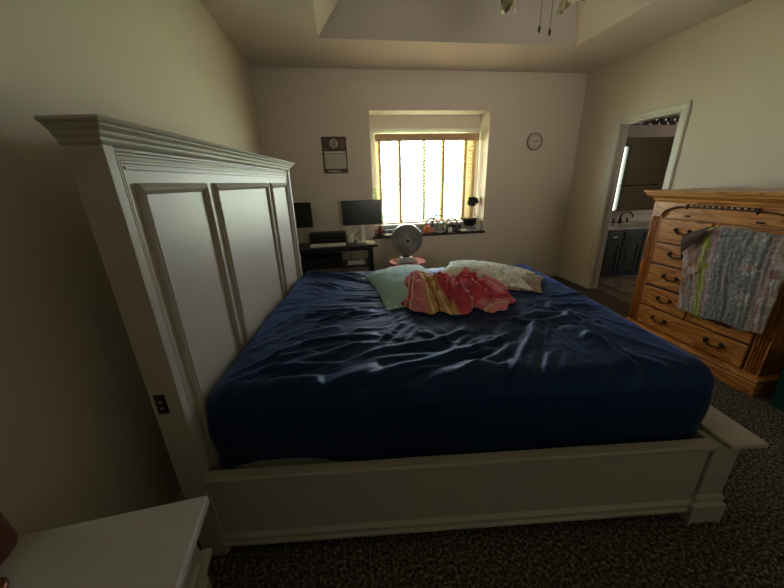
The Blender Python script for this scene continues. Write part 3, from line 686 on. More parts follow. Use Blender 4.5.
def sm(i, j):
    # a little smoothing, then pull the surface against its slope so crests sharpen and lean over
    i0, i1, j0, j1 = max(i - 1, 0), min(i + 1, BNU - 1), max(j - 1, 0), min(j + 1, BNV - 1)
    zc = .757 + .90 * ((G[i][j][2] * 2 + G[i0][j][2] + G[i1][j][2] + G[i][j0][2] + G[i][j1][2]) / 6 - .757)
    gx = (G[i1][j][2] - G[i0][j][2]) / max(1e-4, (G[i1][j][0] - G[i0][j][0])); gy = (G[i][j1][2] - G[i][j0][2]) / max(1e-4, (G[i][j1][1] - G[i][j0][1]))
    k = -.006; gx, gy = max(-1.4, min(1.4, gx)), max(-1.4, min(1.4, gy)); return Vector((G[i][j][0] - k * gx, G[i][j][1] - k * gy, zc))
def blanket():
    m = MB(); m.grid(sm, BNU, BNV); o_ = m.build('striped_blanket', fabric('striped_red_cotton', _stripes), smooth=True, fix=False)
    uv = o_.data.uv_layers.new(name='weave'); co_ = o_.data.vertices
    for lp in o_.data.loops:
        p = co_[lp.vertex_index].co; th = math.atan2(p.x - 1.10, 1.42 - p.y); a_ = .03 + .50 * (th + .32) / 1.05 + .10 * (p.z - .85)
        b_ = .76 + .5 * abs(noise.noise(Vector((p.x * 3, p.y * 3, p.z * 8)))) + .08 * (p.x - 1.4)
        w_ = max(0, min(1, (p.x - 1.30 - .10 * (p.y - .9)) / .07)); uv.data[lp.index].uv = (max(0.0, min(.999, a_ if w_ < .5 else b_)), p.y)
    s = o_.modifiers.new('thickness', 'SOLIDIFY'); s.thickness = .005; s.offset = 1
    return o_
def _stripes(t, b, co):
    sp_ = t.nodes.new('ShaderNodeSeparateXYZ'); t.links.new(co.outputs['UV'], sp_.inputs[0])
    red, pink, gold, cream, wine = (.62, .07, .11), (.75, .24, .28), (.60, .33, .13), (.88, .66, .50), (.30, .04, .05)
    st = [(0, red), (.05, cream), (.058, red), (.075, cream), (.083, pink), (.15, gold), (.165, cream), (.172, gold), (.195, wine), (.202, gold), (.225, cream), (.232, gold), (.262, red), (.34, pink), (.36, cream), (.366, pink), (.40, cream), (.407, gold), (.43, cream), (.436, gold), (.47, pink),
          (.52, red), (.60, pink), (.66, wine), (.70, gold), (.73, red), (.76, cream), (.767, red), (.82, pink), (.88, cream), (.89, gold), (.91, pink), (.96, red)]
    t.links.new(ramp(t, sp_.outputs[0], st[:32], 'CONSTANT'), b.inputs['Base Color'])
    n = t.nodes.new('ShaderNodeTexNoise'); n.inputs['Scale'].default_value = 180; t.links.new(co.outputs['Object'], n.inputs['Vector']); bump_n(t, b, n.outputs[0], .2, .002)
bk = tag(blanket(), 'crumpled red and pink blanket with golden stripes heaped on the bed', 'blanket')
bk.location = (BO[0], BO[1], 0); bk.rotation_euler = (0, 0, BA)

# ================================================================== oak dresser on the right wall
dz = thing('chest_of_drawers', 'carved golden oak chest of drawers against the right wall', 'dresser', (3.88, 1.98, 0)); o = (3.88, 1.98, 0)
FXd, Y0, Y1 = 3.64, 1.455, 2.51      # body front plane and ends
BKX = W - .02
MB(o).box(FXd + .012, BKX, Y0, Y0 + .025, .10, 1.25).box(FXd + .012, BKX, Y1 - .025, Y1, .10, 1.25).box(BKX - .012, BKX, Y0, Y1, .1, 1.25).box(FXd + .03, BKX, Y0, Y1, .10, .13).build('carcass', OAKZ, dz)
# crown: stepped cornice
m = MB(o); prof = [(0, 1.235), (.004, 1.25), (.012, 1.262), (.014, 1.275), (.030, 1.288), (.048, 1.298), (.052, 1.304), (.054, 1.318), (.068, 1.324), (.070, 1.336), (.066, 1.342), (.0, 1.342)]
vv = [[m.b.verts.new(p) for p in ((BKX, Y0 - d, z), (FXd - d, Y0 - d, z), (FXd - d, Y1 + d, z), (BKX, Y1 + d, z))] for d, z in prof]
for a, b_ in zip(vv, vv[1:]):
    for k in range(3): m.b.faces.new((a[k], a[k + 1], b_[k + 1], b_[k]))
m.b.faces.new(vv[-1]); m.b.faces.new(vv[0][::-1]); m.b.faces.new([v[0] for v in vv]); m.b.faces.new([v[3] for v in vv][::-1]); m.build('cornice', OAKY, dz)
# plinth
m = MB(o); prof = [(.050, .0), (.050, .085), (.045, .095), (.052, .102), (.056, .110), (.050, .118), (.0, .128)]
vv = [[m.b.verts.new(p) for p in ((BKX, Y0 - d * .7, z), (FXd - d, Y0 - d * .7, z), (FXd - d, Y1 + d * .0 + .002, z), (BKX, Y1 + .002, z))] for d, z in prof]
for a, b_ in zip(vv, vv[1:]):
    for k in range(3): m.b.faces.new((a[k], a[k + 1], b_[k + 1], b_[k]))
m.b.faces.new(vv[-1]); m.build('plinth', OAKY, dz)
# fluted pilasters
def pilaster(ya, yb):
    m = MB(o); n = 3; w = yb - ya; pts = [(FXd + .02, ya), (FXd, ya), (FXd, ya + w * .12)]
    for k in range(4):
        c = ya + w * (.20 + .2 * k); r = w * .075
        for q in range(7): a = math.pi * q / 6; pts.append((FXd + .012 * math.sin(a), c - r * math.cos(a)))
    pts += [(FXd, yb), (FXd + .02, yb)]
    m.prism(pts, .128, 1.125, 'z'); return m.build('fluted_pilaster', OAKZ, dz)
pilaster(2.422, Y1); pilaster(Y0, 1.543)
# frieze with arched underside and recessed board behind it
fz = []
ys = [1.455 + (2.51 - 1.455) * k / 60 for k in range(61)]
def arch(y):
    d = abs(y - 1.982)
    if d > .44: return 1.128
    if d > .25: a = (d - .25) / .19; return 1.128 + .085 * math.sqrt(max(0, 1 - a * a))
    return 1.213
m = MB(o); top = 1.245
for a, b_ in zip(ys, ys[1:]):
    for x0 in (FXd - .006,):
        v = [m.b.verts.new(p) for p in ((x0, a, arch(a)), (x0, b_, arch(b_)), (x0, b_, top), (x0, a, top), (x0 + .022, a, arch(a)), (x0 + .022, b_, arch(b_)))]
        m.b.faces.new((v[0], v[1], v[2], v[3])); m.b.faces.new((v[0], v[4], v[5], v[1]))
bmesh.ops.remove_doubles(m.b, verts=m.b.verts, dist=.0001)
fr = m.build('frieze', OAKY, dz)
m = MB(o); m.tube([(FXd - .006, y, arch(y) + .006) for y in ys if abs(y - 1.982) < .445], .006, 6); m.build('arch_bead', OAKD, fr)
m = MB(o); m.box(FXd - .010, FXd - .004, 1.775, 2.205, 1.219, 1.241, .002); ba_ = m.build('bead_strip', OAKD, fr)
BEADM = mat('pale_turned_bead', (.78, .50, .24), .35)
for k in range(11): MB(o).lathe([(.0015, -.008), (.0075, -.004), (.0085, 0), (.0075, .004), (.0015, .008)], (FXd - .014, 1.792 + k * .0396, 1.231), 10).build('bead', BEADM, ba_, smooth=True)
for y in (1.760, 2.222): MB(o).lathe([(.002, -.030), (.009, -.022), (.011, -.006), (.006, .002), (.010, .008), (.002, .014)], (FXd - .012, y, 1.228), 10).build('carved_drop', BRONZE, fr, smooth=True)
MB(o).box(FXd + .014, FXd + .03, 1.543, 2.422, 1.115, 1.24).build('front_board', OAKY, dz)
MB(o).box(FXd + .010, FXd + .03, 1.543, 2.422, .128, 1.115).build('face_frame', OAKD, dz)
tp = MB(o).box(FXd + .002, FXd + .014, 1.60, 2.365, 1.124, 1.178, .003).build('top_drawer', OAKY, dz)
for y in (2.208, 1.734): MB(o).box(FXd - .008, FXd + .002, y - .022, y + .022, 1.141, 1.153, .003).build('drawer_pull', BRONZE, tp)
# drawers: two columns of four and one wide one
def bail(y, z, par, broken=False):
    m = MB(o)
    for s in (-1, 1):
        m.lathe([(.017, 0), (.015, .004), (.008, .007), (.009, .014), (.004, .018)], (FXd - .012, y + s * .058, z + .004), 10, Matrix.Rotation(R(-90), 4, 'Y'))
        m.lathe([(.001, -.012), (.009, -.006), (.009, .006), (.001, .012)], (FXd - .014, y + s * .047, z + .012), 8)
    if broken:
        m.tube([(FXd - .024, y - .058, z), (FXd - .026, y - .050, z - .03), (FXd - .026, y - .062, z - .062), (FXd - .026, y - .048, z - .085)], [.006, .008, .009, .005], 8)
        m2 = MB(o); m2.tube([(FXd - .024, y + .058, z), (FXd - .026, y + .03, z - .016), (FXd - .026, y + .005, z - .02)], [.005, .008, .006], 8); m2.build('bail_piece', BRASS, par, smooth=True)
    else: m.tube([(FXd - .022, y - .058, z), (FXd - .028, y - .048, z - .016), (FXd - .030, y - .022, z - .014), (FXd - .031, y - .01, z - .024), (FXd - .031, y + .01, z - .024), (FXd - .030, y + .022, z - .014), (FXd - .028, y + .048, z - .016), (FXd - .022, y + .058, z)], [.005, .007, .006, .008, .008, .006, .007, .005], 8)
    return m.build('bail_handle', BRASS, par, smooth=True)
def drawer(ya, yb, za, zb, hs, br=False):
    m = MB(o); m.box(FXd - .010, FXd + .012, ya, yb, za, zb, .008, 3)
    d = m.build('drawer', OAKY, dz)
    for i, y in enumerate(hs): bail(y, (za + zb) / 2 + .012, d, br)
rows = [(.912, 1.111), (.728, .897), (.527, .706), (.325, .500)]
for i, (za, zb) in enumerate(rows):
    drawer(2.006, 2.410, za, zb, (2.206,), i == 0); drawer(1.555, 1.959, za, zb, (1.757,))
drawer(1.555, 2.410, .138, .310, (2.206, 1.757))
MB(o).box(FXd - .002, FXd + .012, 1.967, 1.998, .318, 1.115).build('centre_stile', OAKZ, dz)

# patchwork quilt hanging over the dresser front
QM, t, b = new_mat('patchwork_quilt_cotton'); b.inputs['Roughness'].default_value = .9; b.inputs['Specular IOR Level'].default_value = .15
co = t.nodes.new('ShaderNodeTexCoord'); sp_ = t.nodes.new('ShaderNodeSeparateXYZ'); t.links.new(co.outputs['UV'], sp_.inputs[0])
U, V = sp_.outputs[0], sp_.outputs[1]
n1 = t.nodes.new('ShaderNodeTexNoise'); n1.inputs['Scale'].default_value = 26; n1.inputs['Detail'].default_value = 5; n1.inputs['Roughness'].default_value = .7; t.links.new(co.outputs['UV'], n1.inputs['Vector'])
n2 = t.nodes.new('ShaderNodeTexNoise'); n2.inputs['Scale'].default_value = 9; n2.inputs['Detail'].default_value = 3; n2.inputs['Distortion'].default_value = 2; t.links.new(co.outputs['UV'], n2.inputs['Vector'])
band = ramp(t, U, [(0, (.34, .22, .18)), (.115, (.22, .15, .13)), (.185, (.34, .38, .05)), (.29, (.40, .27, .27)), (.345, (.18, .20, .21)), (.47, (.24, .22, .19)), (.49, (.30, .22, .20)), (.50, (.16, .17, .16)), (.56, (.20, .21, .21)), (.78, (.17, .17, .17)), (.815, (.36, .22, .19)), (.83, (.20, .20, .20)), (.85, (.37, .20, .17)), (.865, (.34, .23, .19))], 'CONSTANT')
light = ramp(t, n1.outputs[0], [(.42, (0, 0, 0)), (.58, (1, 1, 1))])
c = mixc(t, math_n(t, 'MULTIPLY', light, .32), band, (.55, .48, .44))
# border patches: small printed squares in the two outer bands
bk_ = t.nodes.new('ShaderNodeTexVoronoi'); bk_.inputs['Scale'].default_value = 11; bk_.distance = 'CHEBYCHEV'; bk_.inputs['Randomness'].default_value = .35; t.links.new(co.outputs['UV'], bk_.inputs['Vector'])
patch = ramp(t, bk_.outputs['Color'], [(0, (.42, .28, .24)), (.4, (.30, .16, .13)), (.55, (.50, .44, .40)), (.7, (.38, .22, .10)), (.85, (.30, .31, .29))], 'CONSTANT')
isb = math_n(t, 'ADD', math_n(t, 'LESS_THAN', U, .20), math_n(t, 'GREATER_THAN', U, .865))
c = mixc(t, math_n(t, 'MULTIPLY', isb, .75), c, patch)
# pale flowers with pink centres down the floral strip and the blue field
def blooms(uc, vs_, rad, col, c):
    for v0 in vs_:
        du = math_n(t, 'MULTIPLY', math_n(t, 'SUBTRACT', U, uc), .62); dv = math_n(t, 'MULTIPLY', math_n(t, 'SUBTRACT', V, v0), .68)
        d = math_n(t, 'SQRT', math_n(t, 'ADD', math_n(t, 'MULTIPLY', du, du), math_n(t, 'MULTIPLY', dv, dv)))
        d = math_n(t, 'ADD', d, math_n(t, 'MULTIPLY', math_n(t, 'SUBTRACT', n2.outputs[0], .5), rad * 4.5))
        c = mixc(t, math_n(t, 'MULTIPLY', math_n(t, 'LESS_THAN', d, rad), .8), c, col)
        c = mixc(t, math_n(t, 'MULTIPLY', math_n(t, 'LESS_THAN', d, rad * .35), .7), c, (.40, .20, .20))
    return c
c = blooms(.315, (.07, .30, .52, .78), .035, (.55, .40, .40), c)
c = blooms(.70, (.36, .70), .042, (.50, .47, .38), c); c = blooms(.72, (.06,), .03, (.55, .5, .4), c); c = blooms(.90, (.2, .55, .85), .03, (.5, .42, .38), c)
g_ = math_n(t, 'MULTIPLY', math_n(t, 'GREATER_THAN', n2.outputs[0], .60), math_n(t, 'GREATER_THAN', U, .345))
c = mixc(t, math_n(t, 'MULTIPLY', g_, .35), c, (.26, .28, .12))
t.links.new(c, b.inputs['Base Color'])
bump_n(t, b, n1.outputs[0], .5, .006)
NQ, MQ = 110, 120
def quilt_pt(i, j, back=False):
    u, v = i / (NQ - 1), j / (MQ - 1)     # u from far (left) edge to near edge, v downwards
    yt, yb = 2.150 + (1.500 - 2.150) * u, 2.045 + (1.492 - 2.045) * u
    zt = 1.098 - .010 * math.sin(u * 9) - (max(0, .30 - u) / .30) ** 1.6 * .085; zb = .402 + .035 * u + .008 * math.sin(u * 14)
    y = yt + (yb - yt) * v; z = zt + (zb - zt) * v
    rip = .5 + .5 * noise.noise(Vector((u * 26 + .8 * math.sin(v * 5), v * 2.2, 3)))
    x = 3.604 - .013 * rip - .0035 * noise.noise(Vector((u * 40, v * 34, 7))) - .012 * math.exp(-((u - .30 + .22 * v) / .03) ** 2) * (v < .5) - .006 * v
    y += .006 * noise.noise(Vector((u * 3, v * 9, 1))) * (1 if .02 < u else 1.0)
    top = min(1, v / .03); x = x + (1 - top) * .012
    return Vector((x, y, z + .006 * noise.noise(Vector((u * 14, v * 4, 2)))))
m = MB(); g = m.grid(quilt_pt, NQ, MQ); m.b.verts.index_update(); 
q = m.build('patchwork_quilt', QM, smooth=True, fix=False)
uv = q.data.uv_layers.new(name='patches')
for lp in q.data.loops: k = lp.vertex_index; uv.data[lp.index].uv = (k // MQ / (NQ - 1), k % MQ / (MQ - 1))
s = q.modifiers.new('thickness', 'SOLIDIFY'); s.thickness = .007; s.offset = 1
tag(q, 'blue grey patchwork quilt with a lime stripe hung over the dresser front', 'quilt')
# folded-over corner of the quilt
QB = mat('quilt_brown_backing', (.10, .060, .042), .9, var=(30, .4))
m = MB(); N = 24
def fold_pt(i, j):
    u, v = i / (N - 1), j / (N - 1)
    a = Vector((3.580, 2.146, 1.012)) * (1 - u) + Vector((3.580, 1.975, 1.092)) * u
    e = Vector((3.574, 2.128, .865)) * (1 - u) + Vector((3.574, 1.985, 1.055)) * u
    p = a * (1 - v) + e * v; p.x -= .014 * math.sin(v * math.pi) + .006 * noise.noise(Vector((u * 5, v * 5, 3))); return p
m.grid(fold_pt, N, N); f_ = m.build('turned_corner', QB, q, smooth=True, fix=False); f_['label'] = 'brown turned-over corner'
s = f_.modifiers.new('thickness', 'SOLIDIFY'); s.thickness = .006
# dark green storage tote beyond the near end of the dresser
gb = thing('storage_tote', 'dark green plastic tote on the carpet at the near end of the dresser', 'storage box', (3.86, 1.12, 0)); o = (3.86, 1.12, 0)
m = MB(o); m.frustum((3.845, 1.14), .0, .36, (.235, .19), (.25, .205)); m.build('tub', DKGREEN, gb)
MB(o).box(3.585, 4.105, .925, 1.355, .355, .385, .008).build('lid', DKGREEN, gb)

# ================================================================== desk and what stands on it
dk = thing('computer_desk', 'narrow black computer desk with a lower shelf by the window', 'desk', (.78, 4.12, 0)); o = (.78, 4.12, 0)
MB(o).box(.26, 1.295, 3.90, 4.34, .715, .742, .004).build('desktop', DESK, dk)
for x0 in (.30, 1.20):
    for y0 in (3.925, 4.28): MB(o).box(x0, x0 + .035, y0, y0 + .035, .0, .715, .003).build('leg', STEEL, dk)
for x0 in (.305, 1.205):
    for z0 in (.685, .44, .08): MB(o).box(x0, x0 + .025, 3.96, 4.28, z0, z0 + .025).build('side_bar', STEEL, dk)
for y0 in (3.93, 4.29): MB(o).box(.335, 1.20, y0, y0 + .02, .675, .715).build('cross_rail', STEEL, dk)
MB(o).box(.30, 1.235, 3.94, 4.32, .465, .483, .003).build('lower_shelf', DESK, dk)
tag(MB().box(.33, .84, 4.0, 4.28, .4832, .60, .006).build('storage_box', mat('black_cardboard', (.014, .014, .016), .8)), 'long black box on the lower shelf of the desk', 'box')
tag(MB().box(.90, 1.14, 3.99, 4.2, .4832, .498, .002).build('paper_stack', PAPER), 'stack of white paper on the lower desk shelf', 'paper')
m = MB(); m.box(.91, 1.10, 4.03, 4.16, .498, .530, .008); tag(m.build('router_box', WHITE), 'small white device lying on the paper on the lower shelf', 'device')
tag(MB().box(1.165, 1.275, 3.965, 4.20, .7425, .745).build('white_sheet', PAPER), 'thin white sheet at the right end of the desktop', 'paper')  # thin white rectangle lying flat on the desktop
# riser: two tier black organiser
rs_ = thing('monitor_riser', 'black two tier riser tray on the desk behind the keyboard', 'desk organiser', (.68, 4.19, .742)); o = (.68, 4.19, .742)
MB(o).box(.45, .912, 4.14, 4.32, .868, .882, .003).build('top_shelf', BLACK, rs_); MB(o).box(.46, .90, 4.15, 4.31, .742, .752).box(.46, .90, 4.15, 4.31, .800, .810).build('lower_tray', BLACK, rs_)
MB(o).box(.455, .907, 4.305, 4.312, .742, .868).build('back_panel', BLACK, rs_)
for x in (.455, .897): MB(o).box(x - .005, x + .01, 4.15, 4.31, .742, .868).build('side_panel', BLACK, rs_)
# keyboard
kb = thing('keyboard', 'long white keyboard on the front of the black desk', 'keyboard', (.68, 4.02, .742)); o = (.68, 4.02, .742)
MB(o).box(.462, .902, 3.945, 4.085, .742, .760, .005).build('case', WHITE, kb)
m = MB(o)
for r_ in range(5):
    for k in range(21):
        if r_ == 0 and 4 <= k <= 8:
            if k == 4: m.box(.472 + 4 * .0201, .472 + 9 * .0201 - .003, 3.955, 3.974, .760, .766)
            continue
        m.box(.472 + k * .0201, .472 + k * .0201 + .0170, 3.955 + r_ * .0245, 3.975 + r_ * .0245, .760, .766)
m.build('keys', PAPER, kb)
# mug and small charger
mg = thing('mug', 'white mug beside the black riser tray on the desk', 'mug', (.968, 4.18, .742)); o = (.968, 4.18, .742)
MB(o).lathe([(.04, .742), (.045, .746), (.046, .86), (.0445, .863), (.042, .86), (.041, .752)], (.968, 4.18, 0), 28, cap=True).build('cup', WHITE, mg, smooth=True, auto=40)
MB(o).tube([(1.012, 4.18, .838), (1.035, 4.18, .832), (1.040, 4.18, .80), (1.030, 4.18, .775), (1.012, 4.18, .772)], .005).build('handle', WHITE, mg, smooth=True)
tag(MB().box(1.045, 1.092, 4.09, 4.13, .7425, .775, .005).build('charger_block', WHITE), 'small white charger block between the mug and the monitor stand', 'charger')
def monitor(name, x0, x1, label, white):
    cx_ = (x0 + x1) / 2; r_ = thing(name, label, 'monitor', (cx_, 4.16, .742)); o = (cx_, 4.16, .742); S = WHITE if white else BLACK
    MB(o).box(x0, x1, 4.107, 4.128, .969, 1.272, .004).build('housing', BLACK, r_)
    MB(o).box(x0 + .006, x1 - .006, 4.1055, 4.107, .985, 1.266).build('screen', SCREEN, r_)
    MB(o).box(cx_ - .085, cx_ + .085, 4.128, 4.16, 1.02, 1.19, .01).build('rear_cover', BLACK, r_)
    MB(o).box(cx_ - .028, cx_ + .028, 4.160, 4.182, .75, 1.12, .006).build('stand_column', S, r_)
    MB(o).box(cx_ - .09, cx_ + .09, 4.09, 4.25, .7425, .752, .004).build('stand_base', S if white else BLACK, r_)
    return r_
monitor('monitor', .884, 1.384, 'black monitor on a white stand at the window end of the desk', True)
monitor('monitor', .02, .514, 'black monitor partly hidden behind the headboard', False)
m = MB()
m.tube([(1.13, 4.20, .95), (1.10, 4.24, .87), (1.03, 4.29, .80), (1.0, 4.345, .765), (1.0, 4.350, .70), (.96, 4.350, .56), (.93, 4.350, .45), (.88, 4.348, .2), (.9, 4.335, .02)], .004, 6)
tag(m.build('monitor_cable', BLACK, smooth=True), 'black cable running from the window side monitor down behind the desk', 'cable')
tag(MB().tube([(.925, 4.26, .75), (.96, 4.32, .755), (.98, 4.348, .75), (.975, 4.350, .68), (.90, 4.350, .60), (.84, 4.350, .52), (.845, 4.345, .2), (.85, 4.335, .02)], .004, 6).build('power_cable', BLACK, smooth=True), 'black cable crossing behind the desk under the riser tray', 'cable')

# ================================================================== round stool with the table fan
st = thing('round_stool', 'round pink wooden stool beyond the far side of the bed', 'stool', (1.655, 3.83, 0)); o = (1.655, 3.83, 0)
MB(o).lathe([(.20, .500), (.224, .502), (.230, .510), (.230, .524), (.224, .531), (.19, .532), (.188, .529)], (1.655, 3.83, 0), 40).build('seat', PINK, st, smooth=True, auto=35)
MB(o).lathe([(.185, .45), (.19, .45), (.19, .500), (.18, .500)], (1.655, 3.83, 0), 40).build('apron', PINK, st, smooth=True, auto=35)
for k in range(4):
    a = R(45 + 90 * k); m = MB(o); m.tube([(1.655 + .14 * math.cos(a), 3.83 + .14 * math.sin(a), .50), (1.655 + .19 * math.cos(a), 3.83 + .19 * math.sin(a), .0)], [.018, .013], 10); m.build('leg', PINK, st, smooth=True)
FC = Vector((1.638, 3.765, .808)); fn = thing('table_fan', 'round grey table fan standing on the pink stool', 'fan', (1.638, 3.80, .533)); o = (1.638, 3.80, .533)
Mf = Matrix.Translation(FC) @ Matrix.Rotation(R(4), 4, 'X') @ Matrix.Rotation(R(90), 4, 'X')     # local z -> -y, towards the camera
MB(o).lathe([(.188, .03), (.192, .02), (.192, -.035), (.17, -.07), (.09, -.105), (.085, -.10), (.16, -.065), (.184, -.03), (.184, .03)], (0, 0, 0), 44, Mf, cap=False).build('shell', SILVER, fn, smooth=True, auto=40)
m = MB(o)
for k in range(15):
    r_ = .036 + k * .0107; zz = .052 - .03 * (r_ / .19) ** 2
    m.tube([Mf @ Vector((r_ * math.cos(2 * math.pi * q / 48), r_ * math.sin(2 * math.pi * q / 48), zz)) for q in range(48)], .0033, 6, closed=True)
for k in range(60):
    a = 2 * math.pi * k / 60
    m.tube([Mf @ Vector((r_ * math.cos(a + (r_ - .03) * 2.2), r_ * math.sin(a + (r_ - .03) * 2.2), .050 - .03 * (r_ / .19) ** 2)) for r_ in (.034, .085, .13, .188)], .0022, 4)
gr = m.build('front_grille', mat('grille_grey', (.30, .30, .29), .4), fn, smooth=True)
m = MB(o); m.lathe([(.036, .040), (.036, .058), (.030, .062), (.027, .058), (.0, .056)], (0, 0, 0), 28, Mf, cap=False); m.build('hub_badge', mat('pale_hub_ring', (.55, .53, .48), .4), gr, smooth=True, auto=30)
MB(o).lathe([(.024, .058), (.022, .060), (.001, .061)], (0, 0, 0), 24, Mf, cap=False).build('badge_centre', mat('dark_red_badge', (.06, .012, .012), .4), gr)
MB(o).lathe([(.045, -.08), (.045, .02), (.03, .03), (.001, .032)], (0, 0, 0), 24, Mf, cap=False).build('motor', BLACK, fn, smooth=True, auto=30)
for k in range(3):
    m = MB(o); a0 = k * 2.094
    def bf(i, j):
        r_ = .04 + .135 * i / 10; w_ = (.5 + .35 * math.sin(math.pi * i / 10)); a = a0 + .35 * i / 10 + (j / 8 - .5) * 1.5 * w_
        return Mf @ Vector((r_ * math.cos(a), r_ * math.sin(a), (j / 8 - .5) * .045))
    m.grid(bf, 11, 9); bb = m.build('blade', mat('smoky_fan_blade', (.16, .15, .13), .35), fn, smooth=True, fix=False); s = bb.modifiers.new('t', 'SOLIDIFY'); s.thickness = .0025
MB(o).frustum((1.632, 3.775), .535, .592, (.125, .085), (.075, .05)).build('base', mat('pale_silver_base', (.78, .80, .84), .3, .1), fn)
MB(o).frustum((1.632, 3.775), .5325, .5355, (.13, .09), (.13, .09)).build('rubber_foot', BLACK, fn)
m = MB(o); m.box(1.59, 1.675, 3.78, 3.815, .585, .64, .008); m.build('neck', BLACK, fn)

# ================================================================== calendar and clock on the back wall
cl = thing('wall_calendar', 'brown wall calendar with a round emblem hanging above the desk', 'calendar', (.85, D - .001, 1.81)); o = (.85, D - .001, 1.81)
def cbox(x0, x1, z0, z1, t0, t1, name, m_, par): return MB(o).box(x0, x1, D - .001 - t1, D - .001 - t0, z0, z1).build(name, m_, par)
BROWN = mat('brown_card', (.11, .045, .03), .6); WINE = mat('dark_wine_card', (.075, .028, .022), .55, var=(30, .35)); CREAMC = mat('cream_ink', (.62, .58, .48), .7)
bp = cbox(.700, 1.004, 1.600, 2.022, 0, .004, 'backing_card', BROWN, cl)
pp = cbox(.704, 1.000, 1.862, 2.018, .004, .006, 'picture_panel', WINE, cl)
m = MB(o); m.lathe([(.056, .0), (.056, .0008), (.0001, .001)], (0, 0, 0), 36, Matrix.Translation((.852, D - .007, 1.945)) @ Matrix.Rotation(R(90), 4, 'X'), cap=False); em = m.build('emblem', mat('emblem_tan', (.36, .28, .22), .6, var=(45, .5)), pp)
m = MB(o)                # simple dark seated shapes inside the emblem, a flame-like peak above
for (x, z, w_, h_) in ((-.018, -.012, .018, .030), (.014, -.008, .020, .034), (-.002, .022, .012, .020)):
    m.add([(.852 + x - w_ / 2, D - .0085, 1.945 + z - h_ / 2), (.852 + x + w_ / 2, D - .0085, 1.945 + z - h_ / 2), (.852 + x + w_ * .1, D - .0085, 1.945 + z + h_ / 2)], [(0, 1, 2)])
m.build('emblem_mark', WINE, em, fix=False)
m = MB(o); k_ = 0
for zz in (1.985, 1.968, 1.951, 1.934, 1.917, 1.900):
    m.box(.935, .935 + (.05 if k_ % 2 else .042), D - .0085, D - .007, zz, zz + .006); k_ += 1
ROSE = mat('faded_rose_ink', (.24, .15, .13), .7); m.box(.933, .936, D - .0085, D - .007, 1.900, 1.991); m.build('printed_text_block', ROSE, pp)
MB(o).box(.735, .765, D - .0085, D - .007, 1.975, 1.981).build('printed_line', ROSE, pp); MB(o).box(.735, .772, D - .0085, D - .007, 1.878, 1.884).build('printed_line', ROSE, pp)
cbox(.725, .982, 1.834, 1.856, .004, .0055, 'month_strip', CREAMC, cl)
pg = cbox(.725, .988, 1.655, 1.826, .004, .007, 'day_page', mat('calendar_paper', (.52, .50, .44), .8), cl)
m = MB(o)
for i in range(7):
    for j in range(5):
        if (i, j) in ((0, 0), (1, 0), (6, 4)): continue
        x, z = .735 + i * .0352, 1.805 - j * .032
        m.box(x + .003, x + .012, D - .0086, D - .0079, z - .004, z + .005)
        if (i * 3 + j * 5) % 4 != 0: m.box(x + .005, x + .027, D - .0086, D - .0079, z - .015, z - .0115)
for j in range(6): m.box(.733, .980, D - .0084, D - .0079, 1.814 - j * .032, 1.8148 - j * .032)
m.build('day_marks', mat('grey_ink', (.20, .19, .17), .8), pg)
m = MB(o)
for i in range(9): m.box(.757 + i * .018, .771 + i * .018, D - .0063, D - .005, 1.618, 1.634 if i < 6 else 1.630)
m.build('footer_lettering', CREAMC, bp)
MB(o).lathe([(.004, 0), (.004, .012), (.007, .013), (.001, .016)], (0, 0, 0), 10, Matrix.Translation((.852, D - .001, 2.026)) @ Matrix.Rotation(R(90), 4, 'X')).build('nail', BRONZE, cl)
ck = thing('wall_clock', 'small round cream wall clock to the right of the window', 'clock', (3.532, D - .001, 1.936)); o = (3.532, D - .001, 1.936)
Mc = Matrix.Translation((3.532, D - .001, 1.936)) @ Matrix.Rotation(R(90), 4, 'X')
MB(o).lathe([(.108, 0), (.112, .006), (.112, .024), (.106, .032), (.097, .030), (.093, .018)], (0, 0, 0), 44, Mc, cap=False).build('rim', mat('taupe_clock_rim', (.36, .30, .22), .45), ck, smooth=True, auto=50)
MB(o).lathe([(.100, .010), (.100, .016), (.0001, .0165)], (0, 0, 0), 44, Mc, cap=False).build('dial', mat('clock_dial', (.62, .57, .48), .6), ck)
def clock_text(k, x, z):
    cu = bpy.data.curves.new('numeral', 'FONT'); cu.body = str(k); cu.size = .030; cu.align_x = 'CENTER'; cu.align_y = 'CENTER'; cu.extrude = .0004
    t_ = bpy.data.objects.new('tmp', cu); COL.objects.link(t_); bpy.context.view_layer.update()
    me = bpy.data.meshes.new_from_object(t_); bpy.data.objects.remove(t_)
    ob = bpy.data.objects.new('numeral', me); me.materials.append(BLACK); COL.objects.link(ob); ob.parent = ck
    me.transform(Matrix.Translation(Vector((x, -.0185, z))) @ Matrix.Rotation(R(90), 4, 'X')); return ob
for k in range(1, 13):
    a = R(90 - 30 * k); clock_text(k, .076 * math.cos(a), .076 * math.sin(a))
def hand(ang, L, w_, dpt, name):
    M = Matrix.Translation((3.532, D - dpt, 1.936)) @ Matrix.Rotation(R(ang), 4, 'Y')
    MB(o).box(-w_, w_, -.0006, .0006, -.015, L, M=M).build(name, BLACK, ck)
hand(78, .062, .003, .0205, 'minute_hand'); hand(66, .040, .0042, .022, 'hour_hand')
MB(o).lathe([(.006, .018), (.006, .024), (.001, .025)], (0, 0, 0), 12, Mc).build('hand_pin', BLACK, ck)

# ================================================================== things on the window sill (sill top at WZ0)
SZ = WZ0 + .0006
